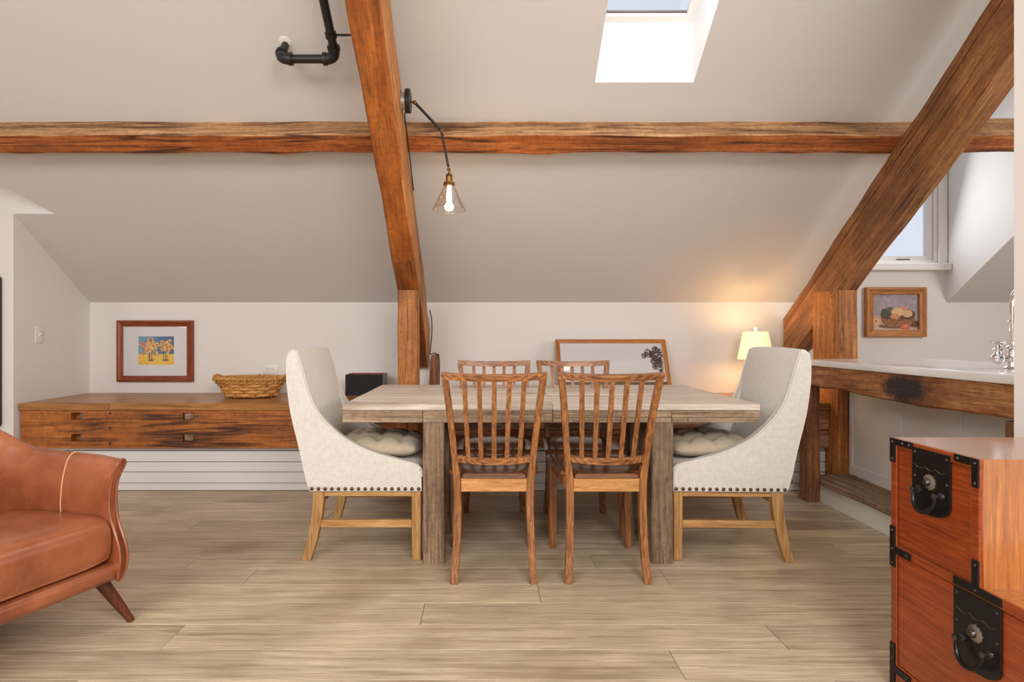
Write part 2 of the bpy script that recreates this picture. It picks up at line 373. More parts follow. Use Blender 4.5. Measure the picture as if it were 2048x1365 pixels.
def tag(o, label, cat, group=None):
    o['label'] = label; o['category'] = cat
    if group: o['group'] = group
    return o
def thing(name, label, cat, loc=(0, 0, 0), rz=0, group=None):
    o = bpy.data.objects.new(name, None); C.objects.link(o); o.empty_display_size = .05
    o.location = loc; o.rotation_euler = (0, 0, rz); return tag(o, label, cat, group)
def struct(o): o['kind'] = 'structure'; return o
def copy_tree(o, parent=None):
    c = o.copy(); C.objects.link(c); c.parent = parent
    for ch in o.children: copy_tree(ch, c)
    return c
def inst(src, name, loc, rot=(0, 0, 0), parent=None, scale=None):
    c = bpy.data.objects.new(name, src.data); C.objects.link(c); c.location = loc; c.rotation_euler = rot
    if parent is not None: c.parent = parent
    if scale: c.scale = scale
    return c
def wob(t, seed, amp):   # smooth irregularity of hand-hewn timber
    return amp*(math.sin(t*5.1+seed*1.7)+.6*math.sin(t*11.3+seed*3.1)+.4*math.sin(t*23.7+seed*5.3))/2

def timber(name, mat, axis, a, b, r0, r1, parent=None, amp=.004, n=24, seed=0, bev=.006):
    """hewn timber along axis from a to b; r0=(u0,u1), r1=(v0,v1) the two cross ranges in axis order"""
    secs = []
    f = {'X': lambda w, u, v: (w, u, v), 'Y': lambda w, u, v: (u, w, v), 'Z': lambda w, u, v: (u, v, w)}[axis]
    for i in range(n+1):
        t = a+(b-a)*i/n
        w = [wob(t, seed+k, amp) for k in range(4)]
        u0, u1, v0, v1 = r0[0]+w[0], r0[1]+w[1], r1[0]+w[2], r1[1]+w[3]
        e = bev
        secs.append([f(t, *q) for q in ((u0+e, v0), (u1-e, v0), (u1, v0+e), (u1, v1-e), (u1-e, v1), (u0+e, v1), (u0, v1-e), (u0, v0+e))])
    return B().loft(secs).build(name, mat, parent, 30)

# ------------------------------------------------------------------ the room
KY, KZ = 4.51, 1.305
def cz(y): return KZ+SLOPE*(KY-y)
RY = 1.0
XL, XR, YB = -4.6, 4.6, -2.5

fl = struct(B().box((XL, YB, -.06), (XR, KY, -.012)).build('floor', 'subfloor'))
PW = .1675; y0 = 1.917
known = {-1: [.612], 0: [1.014], 1: [-.235], 2: [.22], 3: [.78, -1.02], 4: [-1.35, .50], 5: [-.2, 1.75], 6: [-1.9, 1.55], 7: [-1.6, .37], 8: [1.25, -.9]}
rr = random.Random(11)
for k in range(-26, 16):
    ya = y0+k*PW; yb = ya+PW
    if yb < -1.6 or ya > 4.0: continue
    if k in known: js = known[k]
    else: js = [rr.uniform(-1.5, 1.8)]
    js = sorted(js); lo = js[0]; allj = list(js)
    while lo > XL+2.0: lo -= rr.uniform(1.9, 2.3); allj.append(lo)
    hi = js[-1]
    while hi < XR-2.0: hi += rr.uniform(1.9, 2.3); allj.append(hi)
    xs = [XL]+sorted(j for j in allj if XL+.1 < j < XR-.1)+[XR]
    for a, b in zip(xs, xs[1:]):
        dz = rr.uniform(-.0012, .0)
        B().box((a+.0008, ya+.0007, -.016), (b-.0008, yb-.0007, dz), .0012, 1).build('plank', 'plank', fl, 20)

# knee wall / back wall, with the dormer window hole in it
WX0, WX1, WZ0, WZ1 = 2.60, 3.55, 1.612, 2.62      # window opening
DX0, DX1, DZ = 2.45, 3.62, 2.86
wb = B()
for q in ([(-3.1, 0), (DX0, 0), (DX0, KZ), (-3.1, KZ)], [(DX0, 0), (DX1, 0), (DX1, WZ0), (DX0, WZ0)],
          [(DX0, WZ0), (WX0, WZ0), (WX0, WZ1), (DX0, WZ1)], [(WX1, WZ0), (DX1, WZ0), (DX1, WZ1), (WX1, WZ1)],
          [(DX0, WZ1), (DX1, WZ1), (DX1, DZ), (DX0, DZ)], [(DX1, 0), (XR, 0), (XR, KZ), (DX1, KZ)]):
    wb.face([(x, KY, z) for x, z in q])
for q in ([(WX0, WZ0), (WX1, WZ0)], [(WX1, WZ0), (WX1, WZ1)], [(WX1, WZ1), (WX0, WZ1)], [(WX0, WZ1), (WX0, WZ0)]):
    (a, b), (c, d) = q
    wb.face([(a, KY, b), (c, KY, d), (c, KY+.12, d), (a, KY+.12, b)])
struct(wb.build('wall_back', 'wall', None, 0))

# left wall (end of the nook) and the return facing the room, up into the valley
LX, LY = -3.1, 3.78
VX = -2.827
wl = B()
wl.face([(LX, LY, 0), (LX, KY, 0), (LX, KY, KZ), (LX, LY, cz(LY))])
struct(wl.build('wall_left', 'wall', None, 0))
wr_ = B()
wr_.face([(XL, LY, 0), (LX, LY, 0), (LX, LY, cz(LY)), (XL, LY, cz(LY))])
struct(wr_.build('wall_left_return', 'wall', None, 0))
wv = B()
wv.face([(XL, LY+.02, cz(LY)-.01), (VX, LY+.02, cz(LY)-.01), (XL, LY+.02, cz(LY)+SLOPE*(VX-XL))])
wv.face([(XL, LY, cz(LY)), (VX, LY, cz(LY)), (VX, LY+.02, cz(LY)-.01), (XL, LY+.02, cz(LY)-.01)])
struct(wv.build('wall_valley', 'wall', None, 0))
b_ = B(); b_.face([(XL, YB, 0), (XL, LY, 0), (XL, LY, 3.4), (XL, RY, 4.0), (XL, YB, 2.0)]); struct(b_.build('wall_gable_left', 'wall', None, 0))
b_ = B(); b_.face([(XR, YB, 0), (XR, KY, 0), (XR, KY, KZ), (XR, RY, 4.0), (XR, YB, 2.0)]); struct(b_.build('wall_gable_right', 'wall', None, 0))
ZR = cz(RY)
def bz(y): return ZR-SLOPE*(RY-y)
b_ = B(); b_.face([(XL, YB, 0), (XR, YB, 0), (XR, YB, bz(YB)), (XL, YB, bz(YB))]); struct(b_.build('wall_rear', 'wall', None, 0))

# near partition wall on the right
b_ = B().prism([(YB, 0), (1.85, 0), (1.85, cz(1.85)), (RY, ZR), (YB, bz(YB))], 'X', 1.702, 1.83)
struct(b_.build('wall_right', 'wall', None, 0))

# ceiling: front slope with its openings, rear slope with two roof windows
SX0, SX1, SY0, SY1 = .582, 1.105, 2.25, 3.047
DYT = KY-(DZ-KZ)/SLOPE
ce = B()
def cpoly(pts): ce.face([(x, y, cz(y)) for x, y in pts])
vy = LY-(VX-XL)
cpoly([(XL, RY), (VX, RY), (VX, LY), (XL, vy)])
cpoly([(LX, LY), (VX, LY), (VX, KY), (LX, KY)])
cpoly([(VX, RY), (SX0, RY), (SX0, KY), (VX, KY)])
cpoly([(SX0, RY), (SX1, RY), (SX1, SY0), (SX0, SY0)])
cpoly([(SX0, SY1), (SX1, SY1), (SX1, KY), (SX0, KY)])
cpoly([(SX1, RY), (DX0, RY), (DX0, KY), (SX1, KY)])
cpoly([(DX0, RY), (DX1, RY), (DX1, DYT), (DX0, DYT)])
cpoly([(DX1, RY), (XR, RY), (XR, KY), (DX1, KY)])
ce.face([(VX, LY, cz(LY)), (XL, vy, cz(vy)), (XL, LY, cz(LY)+SLOPE*(VX-XL))])
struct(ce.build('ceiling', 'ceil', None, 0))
cr = B()
def rpoly(x0, x1, ya, yb): cr.face([(x0, ya, bz(ya)), (x1, ya, bz(ya)), (x1, yb, bz(yb)), (x0, yb, bz(yb))])
rpoly(XL, XR, YB, -1.7); rpoly(XL, XR, -.5, RY); rpoly(XL, -2.8, -1.7, -.5); rpoly(-1.0, .25, -1.7, -.5); rpoly(1.55, XR, -1.7, -.5)
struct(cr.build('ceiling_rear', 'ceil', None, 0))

# dormer cheeks and ceiling
b_ = B()
b_.face([(DX1, KY, KZ), (DX1, KY, DZ), (DX1, DYT, DZ)])
struct(b_.build('wall_dormer_right', 'shaft', None, 0))
b_ = B(); b_.face([(DX0, KY, KZ), (DX0, KY, DZ), (DX0, DYT, DZ)]); struct(b_.build('wall_dormer_left', 'shaft', None, 0))
b_ = B(); b_.face([(DX0, KY, DZ), (DX1, KY, DZ), (DX1, DYT, DZ), (DX0, DYT, DZ)]); struct(b_.build('ceiling_dormer', 'shaft', None, 0))

# dormer window
w1 = bpy.data.objects.new('window_1', None); C.objects.link(w1); w1.location = (0, 0, 0); struct(w1)
ya, yb = KY-.012, KY+.05
def winframe(nm, x0, x1, z0, z1, t, ya, yb, mat, par, tb=None):
    tb = tb or t
    for a, b in (((x0, z0), (x0+t, z1)), ((x1-t, z0), (x1, z1)), ((x0+t, z0), (x1-t, z0+tb)), ((x0+t, z1-t), (x1-t, z1))):
        B().box((a[0], ya, a[1]), (b[0], yb, b[1]), .003, 1).build(nm, mat, par, 0)
winframe('window_casing', WX0-.064, WX1+.064, WZ0-.005, WZ1+.064, .064, KY-.02, KY-.001, 'trimw', w1, .005)
winframe('window_frame', WX0, WX1, WZ0, WZ1, .022, KY+.0, KY+.08, 'trimw', w1)
winframe('sash', WX0+.023, WX1-.023, WZ0+.008, WZ1-.023, .048, KY+.02, KY+.06, 'trimw', w1, .05)
B().box((WX0+.07, KY+.036, WZ0+.057), (WX1-.07, KY+.042, WZ1-.07)).build('pane', 'pane', w1, 0)
B().box((WX0-.10, KY-.06, WZ0-.06), (WX1+.066, KY-.001, WZ0-.006), .004, 1).build('window_sill', 'trimw', w1, 0)
B().box((3.24, KY+.006, WZ0+.026), (3.34, KY+.0195, WZ0+.036), .003, 1).build('handle', 'tin', w1, 0)

# skylight: shaft, frame, pane
w2 = bpy.data.objects.new('window_2', None); C.objects.link(w2); struct(w2)
TH = .33
def sz(y): return cz(y)+TH
b_ = B()
b_.face([(SX0, SY1, cz(SY1)), (SX1, SY1, cz(SY1)), (SX1, SY1, sz(SY1)), (SX0, SY1, sz(SY1))]); b_.build('shaft_lower', 'shaft', w2, 0)
b_ = B(); b_.face([(SX0, SY0, cz(SY0)), (SX1, SY0, cz(SY0)), (SX1, SY0, sz(SY0)), (SX0, SY0, sz(SY0))]); b_.build('shaft_upper', 'shaft', w2, 0)
for x in (SX0, SX1):
    b_ = B(); b_.face([(x, SY0, cz(SY0)), (x, SY1, cz(SY1)), (x, SY1, sz(SY1)), (x, SY0, sz(SY0))]); b_.build('shaft_side', 'shaft', w2, 0)
def slat(x0, x1, ya, yb, h0, h1, nm, mat, par):
    return B().hexa([(x0, ya, sz(ya)+h0), (x1, ya, sz(ya)+h0), (x1, yb, sz(yb)+h0), (x0, yb, sz(yb)+h0),
                     (x0, ya, sz(ya)+h1), (x1, ya, sz(ya)+h1), (x1, yb, sz(yb)+h1), (x0, yb, sz(yb)+h1)]).build(nm, mat, par, 0)
slat(SX0, SX0+.045, SY0, SY1, -.012, .014, 'skylight_frame', 'trimw', w2); slat(SX1-.045, SX1, SY0, SY1, -.012, .014, 'skylight_frame', 'trimw', w2)
slat(SX0+.045, SX1-.045, SY1-.026, SY1, -.012, .014, 'skylight_frame', 'trimw', w2); slat(SX0+.045, SX1-.045, SY0, SY0+.045, -.012, .014, 'skylight_frame', 'trimw', w2)
slat(SX0+.046, SX1-.046, SY1-.032, SY1-.0265, .004, .012, 'gasket', 'tin', w2)
slat(SX0+.045, SX1-.045, SY0+.045, SY1-.026, .0125, .016, 'pane', 'pane', w2)

# ------------------------------------------------------------------ roof timbers
def zlow(d): return .945+.77*(4.238-d)
def rafter(name, label, x0, x1, mat, dend, zmin, seed, groove, low_off=0, side=None):
    secs = []; n = 52; d0 = 1.05
    for i in range(n+1):
        d = d0+(dend-d0)*i/n
        w = [wob(d, seed+k, .006) for k in range(6)]
        lo = max(zlow(d)+low_off, zmin); up = zlow(d)+.37
        e = .008
        g = up-.085+w[4]
        sec = [(x0+w[0]+e, lo+w[2]), (x1+w[1]-e, lo+w[2]+wob(d, seed+9, .004)), (x1+w[1], lo+e*1.4+w[2]), (x1+w[1], up-e+w[3]),
               (x1+w[1]-e, up+w[3]), (x0+w[0]+e, up+w[3]), (x0+w[0], up-e+w[3])]
        if groove: sec += [(x0+w[0]+.001, g+.005), (x0+w[0]+.022, g), (x0+w[0]+.001, g-.005)]
        sec += [(x0+w[0], lo+e*1.4+w[2])]
        secs.append([(u, d, v) for u, v in sec])
    o = B().loft(secs).build(name, mat, None, 28)
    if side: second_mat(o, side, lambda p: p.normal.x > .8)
    return tag(o, label, 'beam')
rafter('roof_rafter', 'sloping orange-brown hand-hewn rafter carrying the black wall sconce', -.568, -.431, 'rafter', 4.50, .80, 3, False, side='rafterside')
rafter('roof_rafter', 'sloping brown rafter with a long crack beside the dormer window', 2.292, 2.418, 'rafter2', 4.42, .925, 14, True)
tag(timber('timber_post', 'post', 'Z', 0, zlow(3.72)-.004, (-.566, -.433), (3.72, 3.818), None, .003, 18, 2, .008), 'upright orange timber post standing behind the dining table under the left rafter', 'post')
tag(timber('timber_post', 'post', 'Z', 0, zlow(3.72)-.004, (2.29, 2.416), (3.72, 4.02), None, .004, 18, 6, .008), 'upright brown timber post between the table lamp and the framed still life', 'post')

# purlin across the slope, square to the roof
def purlin(x0, x1, seed):
    nrm = Vector((0, -.595, -.804)); along = Vector((0, .804, -.595))
    top = Vector((0, 3.235, cz(3.235))); secs = []; n = 120
    for i in range(n+1):
        x = x0+(x1-x0)*i/n
        bump = .010*max(0, math.sin(x*2.9+1.1))**6+.012*max(0, math.sin(x*4.3+.2))**10
        p = .122+wob(x, seed, .004); w = .118+wob(x, seed+2, .004)+bump
        t0 = top+Vector((x, 0, 0))+along*wob(x, seed+4, .004)
        e = .006
        q = [t0-nrm*.03, t0+nrm*(p-e), t0+nrm*p+along*e, t0+nrm*(p+wob(x, seed+5, .003))+along*(w-e), t0+nrm*(p-e)+along*w, t0-nrm*.03+along*w]
        secs.append(q)
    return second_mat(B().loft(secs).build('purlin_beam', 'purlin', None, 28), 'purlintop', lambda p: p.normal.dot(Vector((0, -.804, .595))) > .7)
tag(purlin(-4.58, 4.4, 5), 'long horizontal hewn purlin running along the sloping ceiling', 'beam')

# ------------------------------------------------------------------ built-in bench
BF, BT, BB = 3.82, .595, .296
bl = thing('timber_bench', 'long low brown timber bench under the framed tree print', 'bench', (0, 0, 0))
B().box((-3.093, BF-.012, BT-.046), (-2.494, KY-.002, BT), .003, 1).build('top_board', 'benchtop', bl, 0)
B().box((-2.492, BF-.012, BT-.046), (-.572, KY-.002, BT), .003, 1).build('top_board', 'benchtop', bl, 0)
def holed(x0, x1, z0, z1, holes, y, depth, thick):
    b = B(); xs = sorted({x0, x1, *[h[0] for h in holes], *[h[1] for h in holes]}); zs = sorted({z0, z1, *[h[2] for h in holes], *[h[3] for h in holes]})
    inside = lambda xa, za: any(h[0]-1e-6 <= xa < h[1]-1e-6 and h[2]-1e-6 <= za < h[3]-1e-6 for h in holes)
    for i in range(len(xs)-1):
        for j in range(len(zs)-1):
            if not inside(xs[i], zs[j]): b.face([(xs[i], y, zs[j]), (xs[i+1], y, zs[j]), (xs[i+1], y, zs[j+1]), (xs[i], y, zs[j+1])])
    for h in holes:
        a0, a1, c0, c1 = h; p = [(a0, c0), (a1, c0), (a1, c1), (a0, c1)]
        for k in range(4):
            (u, v), (s, t) = p[k], p[(k+1) % 4]
            b.face([(u, y, v), (s, y, t), (s, y+depth, t), (u, y+depth, v)])
        b.face([(u, y+depth, v) for u, v in p])
    p = [(x0, z0), (x1, z0), (x1, z1), (x0, z1)]
    for k in range(4):
        (u, v), (s, t) = p[k], p[(k+1) % 4]
        b.face([(u, y, v), (s, y, t), (s, y+thick, t), (u, y+thick, v)])
    b.face([(u, y+thick, v) for u, v in p])
    return b
hs = [(x-.037, x+.037, z-.024, z+.024) for x in (-2.714, -1.97) for z in (.508, .366)]
holed(-3.085, -.572, BB, BT-.048, hs, BF, .055, .09).build('front_timber', 'bench', bl, 0, recalc=False)
for z in (.508, .366):
    B().box((-2.0, BF+.006, z-.022), (-1.94, BF+.05, z+.022), .002, 1).build('mortise_plug', 'stepw', bl, 0)
    B().box((-2.712, BF+.03, z-.0235), (-2.678, BF+.054, z+.0235)).build('mortise_tenon', 'tin', bl, 0)
for z in (.548-.02, .43, .328):
    B().lathe([(0, -.001), (.008, -.002), (.008, .004)], (-2.49, BF, z), 10, 'Y').build('peg', 'dark', bl)
br = thing('timber_bench', 'rough sawn timber bench behind the dining chairs carrying the table lamp and leaning picture', 'bench')
B().box((-.430, BF-.012, BT-.046), (2.286, KY-.002, BT), .003, 1).build('top_board', 'benchtop', br, 0)
for z0, z1, xs in ((BB, .415, (-.43, .62, 1.48, 2.286)), (.417, BT-.048, (-.43, .12, 1.02, 2.286))):
    for a, b in zip(xs, xs[1:]):
        timber('plank', 'rough', 'X', a+.002, b-.002, (BF, BF+.06), (z0+.001, z1-.001), br, .002, 10, a*7+z0, .003)

# white baseboard heater under the bench
hh = thing('baseboard_heater', 'long white slatted baseboard heater under the timber bench', 'heater')
HX0, HX1 = -3.0, 2.285
B().box((HX0, 3.90, 0), (HX1, 3.94, BB-.006)).build('back_panel', 'black', hh, 0)
for z0, z1 in ((.1965, .268), (.1285, .1925), (.054, .1245)):
    B().box((HX0, 3.858, z0), (HX1, 3.885, z1), .004, 1).build('slat', 'heater', hh, 0)
B().box((HX0, 3.872, .272), (HX1, 3.895, BB-.004), .002, 1).build('top_rail', 'heater', hh, 0)
B().box((HX0, 3.868, .002), (HX1, 3.89, .05), .003, 1).build('kick_rail', 'heater', hh, 0)
kb = B().lathe([(.004, -.03), (.006, -.028), (.006, -.012), (.016, -.010), (.018, .0), (.012, .006)], (2.03, 3.83, .074), 14, 'Y').build('valve_knob', 'chrome', hh)

# ------------------------------------------------------------------ dining table
TY0, TY1, TZ = 2.636, 3.66, .731
TX0, TX1 = -.654, 1.263
dt = thing('dining_table', 'thick weathered wooden dining table in the middle of the room', 'table', (0, 0, 0))
nb = 7
rt = random.Random(3)
for i in range(nb):
    a, b = TY0+.002+(TY1-TY0)*i/nb, TY0+(TY1-TY0)*(i+1)/nb
    j = .31+(.02 if i % 2 else 0)
    cuts = [TX0, j, TX1] if i < 7 else [TX0, TX1]
    for x0, x1 in zip(cuts, cuts[1:]):
        B().box((x0+.0006, a, TZ-.028), (x1-.0006, b-.0008, TZ+rt.uniform(-.0008, .0008)), .0015, 1).build('top_board', 'tabletop', dt, 20)
ed = [(-.654, -.285, 0), (-.285, .31, 0), (.31, .855, 0), (.855, 1.263, 0)]
for x0, x1, _ in ed:
    if x0 < .2:
        B().box((x0+.0008, TY0-.003, TZ-.084), (x1-.0008, TY0+.045, TZ-.029), .002, 1).build('edge_board', 'tableedge', dt, 20)
    else:
        m_ = TZ-.029-.032
        cut = .93 if x0 > .8 else .62
        B().box((x0+.0008, TY0-.003, m_+.0008), (x1-.0008, TY0+.045, TZ-.029), .002, 1).build('edge_board', 'tableedge', dt, 20)
        for a, b in ((x0, cut), (cut, x1)):
            B().box((a+.0008, TY0-.003, TZ-.084), (b-.0008, TY0+.045, m_), .002, 1).build('edge_board', 'tableedge', dt, 20)
B().box((TX0, TY1-.047, TZ-.084), (TX1, TY1, TZ-.029), .002, 1).build('edge_board', 'tableedge', dt, 20)
for x in (TX0, TX1-.045):
    B().box((x, TY0+.046, TZ-.084), (x+.045, TY1-.048, TZ-.029), .002, 1).build('edge_board', 'tableedge', dt, 20)
B().box((TX0+.046, TY0+.047, TZ-.08), (TX1-.046, TY1-.049, TZ-.030)).build('under_panel', 'tableedge', dt, 0)
for x0, x1 in ((-.285, -.187), (.765, .863)):
    for y0_, y1_ in ((TY0, TY0+.1), (3.03, 3.13)):
        timber('leg', 'tableleg', 'Z', 0, TZ-.085, (x0, x1), (y0_, y1_), dt, .0012, 14, x0*9+y0_, .003)
    B().box((x0+.02, TY0+.101, TZ-.18), (x1-.02, 3.029, TZ-.085), .003, 1).build('cross_rail', 'tableleg', dt, 0)

# ------------------------------------------------------------------ slatted wooden dining chairs
def make_wood_chair(label):
    t = thing('dining_chair', label, 'chair', (0, 0, 0), 0, 'slatted wooden dining chairs')
    px = [(0, .168), (.12, .160), (.3, .155), (.43, .157), (.52, .168), (.62, .176), (.75, .189), (.868, .203)]
    py = [(0, -.012), (.12, .014), (.3, .034), (.43, .036), (.52, .026), (.62, .004), (.75, -.030), (.868, -.065)]
    def at(tab, z):
        for (a, u), (b, v) in zip(tab, tab[1:]):
            if z <= b: return u+(v-u)*(z-a)/(b-a)
        return tab[-1][1]
    for s in (-1, 1):
        secs = []
        for i in range(25):
            z = .868*i/24; x, y = s*at(px, z), at(py, z)
            hw = .0165 if z < .44 else (.0165-.003*min(1, (z-.44)/.06)); dy = (.013+.006*min(1, z/.3)) if z < .46 else (.021-.006*min(1, (z-.46)/.08)); e = .003
            secs.append([(x+u, y+v, z) for u, v in ((-hw+e, -dy), (hw-e, -dy), (hw, -dy+e), (hw, dy-e), (hw-e, dy), (-hw+e, dy), (-hw, dy-e), (-hw, -dy+e))])
        B().loft(secs).build('back_post', 'chairz', t, 40)
        secs = []
        for i in range(9):
            z = .432*i/8; k = .0145+.006*i/8; x, y = s*(.186-.004*i/8), .405-.004*(8-i)/8
            e = .003; secs.append([(x+u, y+v, z) for u, v in ((-k+e, -k), (k-e, -k), (k, -k+e), (k, k-e), (k-e, k), (-k+e, k), (-k, k-e), (-k, -k+e))])
        B().loft(secs).build('front_leg', 'chairz', t, 40)
        B().hexa([(s*.168-.009, .056, .385), (s*.168+.009, .056, .385), (s*.186+.009, .386, .385), (s*.186-.009, .386, .385),
                  (s*.168-.009, .056, .434), (s*.168+.009, .056, .434), (s*.186+.009, .386, .434), (s*.186-.009, .386, .434)], .002, 1).build('side_apron', 'chairz', t, 30)
    B().box((-.142, .022, .377), (.142, .042, .434), .002, 1).build('rear_apron', 'apron', t, 30)
    B().box((-.166, .395, .385), (.166, .413, .434), .002, 1).build('front_apron', 'chairx', t, 30)
    # saddle seat
    def half(v):      # half width along depth
        if v < .10: return .135
        if v < .16: return .135+.06*((v-.10)/.06)
        return .195+.026*((v-.16)/.84) - .035*max(0, (v-.88)/.12)**2
    def top(u, v):
        w = half(v); x = (2*u-1)*w; y = .018+.43*v
        r = math.hypot(x/.17, (y-.22)/.17)
        dip = -.010*max(0, 1-r**2) if r < 1 else 0
        edge = -.006*max(0, abs(2*u-1)-.9)/.1-.006*max(0, v-.94)/.06
        return (x, y, .456+dip+edge)
    n, m = 20, 26; b = B()
    T = [[b.bm.verts.new(top(i/n, j/m)) for j in range(m+1)] for i in range(n+1)]
    Bo = [[b.bm.verts.new((T[i][j].co.x*.985, T[i][j].co.y, .4355)) for j in range(m+1)] for i in range(n+1)]
    for i in range(n):
        for j in range(m):
            b.bm.faces.new((T[i][j], T[i+1][j], T[i+1][j+1], T[i][j+1])); b.bm.faces.new((Bo[i][j], Bo[i][j+1], Bo[i+1][j+1], Bo[i+1][j]))
    for i in range(n):
        b.bm.faces.new((T[i][0], Bo[i][0], Bo[i+1][0], T[i+1][0])); b.bm.faces.new((T[i][m], T[i+1][m], Bo[i+1][m], Bo[i][m]))
    for j in range(m):
        b.bm.faces.new((T[0][j], T[0][j+1], Bo[0][j+1], Bo[0][j])); b.bm.faces.new((T[n][j], Bo[n][j], Bo[n][j+1], T[n][j+1]))
    b.build('seat', 'chairseat', t, 40)
    def bow(x, w): return -.026*(1-(x/w)**2)
    def rail(nm, w, z0, z1, yc, th, mat, lean):
        secs = []
        for i in range(17):
            x = -w+2*w*i/16; y = yc+bow(x, w)
            zt = z1
            dz = -.008*(1-(x/w)**2)
            secs.append([(x, y-th, z0+dz), (x, y+th, z0+dz), (x, y+th-lean, zt-.002+dz), (x, y+th-.003-lean, zt+dz), (x, y-th+.002-lean, zt-.005+dz), (x, y-th-lean, zt-.008+dz)])
        return B().loft(secs).build(nm, mat, t, 40)
    rail('top_rail', .2185, .866, .897, -.066, .0125, 'chairx', .006)
    rail('lower_rail', .158, .506, .534, .026, .0105, 'chairx', .004)
    for k in range(-2, 3):
        xb, xt = k*.0545, k*.0615
        yb_, yt_ = .026+bow(xb, .158), -.066+bow(xt, .2185)
        secs = []
        for i in range(7):
            q = i/6; z = .522+(.862-.522)*q; x = xb+(xt-xb)*q; y = yb_+(yt_-yb_)*q-.004
            secs.append([(x-.0098, y-.006, z), (x+.0098, y-.006, z), (x+.0098, y+.006, z), (x-.0098, y+.006, z)])
        B().loft(secs).build('slat', 'chairz', t, 30)
    return t
ch = make_wood_chair('slatted brown wooden chair with its back to us, nearest the left table leg')
ch.location = (.038, 2.44, 0)
for loc, rz, lab in (((.520, 2.44, 0), 0, 'slatted brown wooden chair with its back to us, nearest the right table leg'),
                     ((.055, 3.39, 0), PI, 'slatted wooden chair across the table facing us, nearer the timber post'),
                     ((.528, 3.39, 0), PI, 'slatted wooden chair across the table facing us, in front of the leaning picture')):
    c = copy_tree(ch); c.location = loc; c.rotation_euler = (0, 0, rz); c['label'] = lab

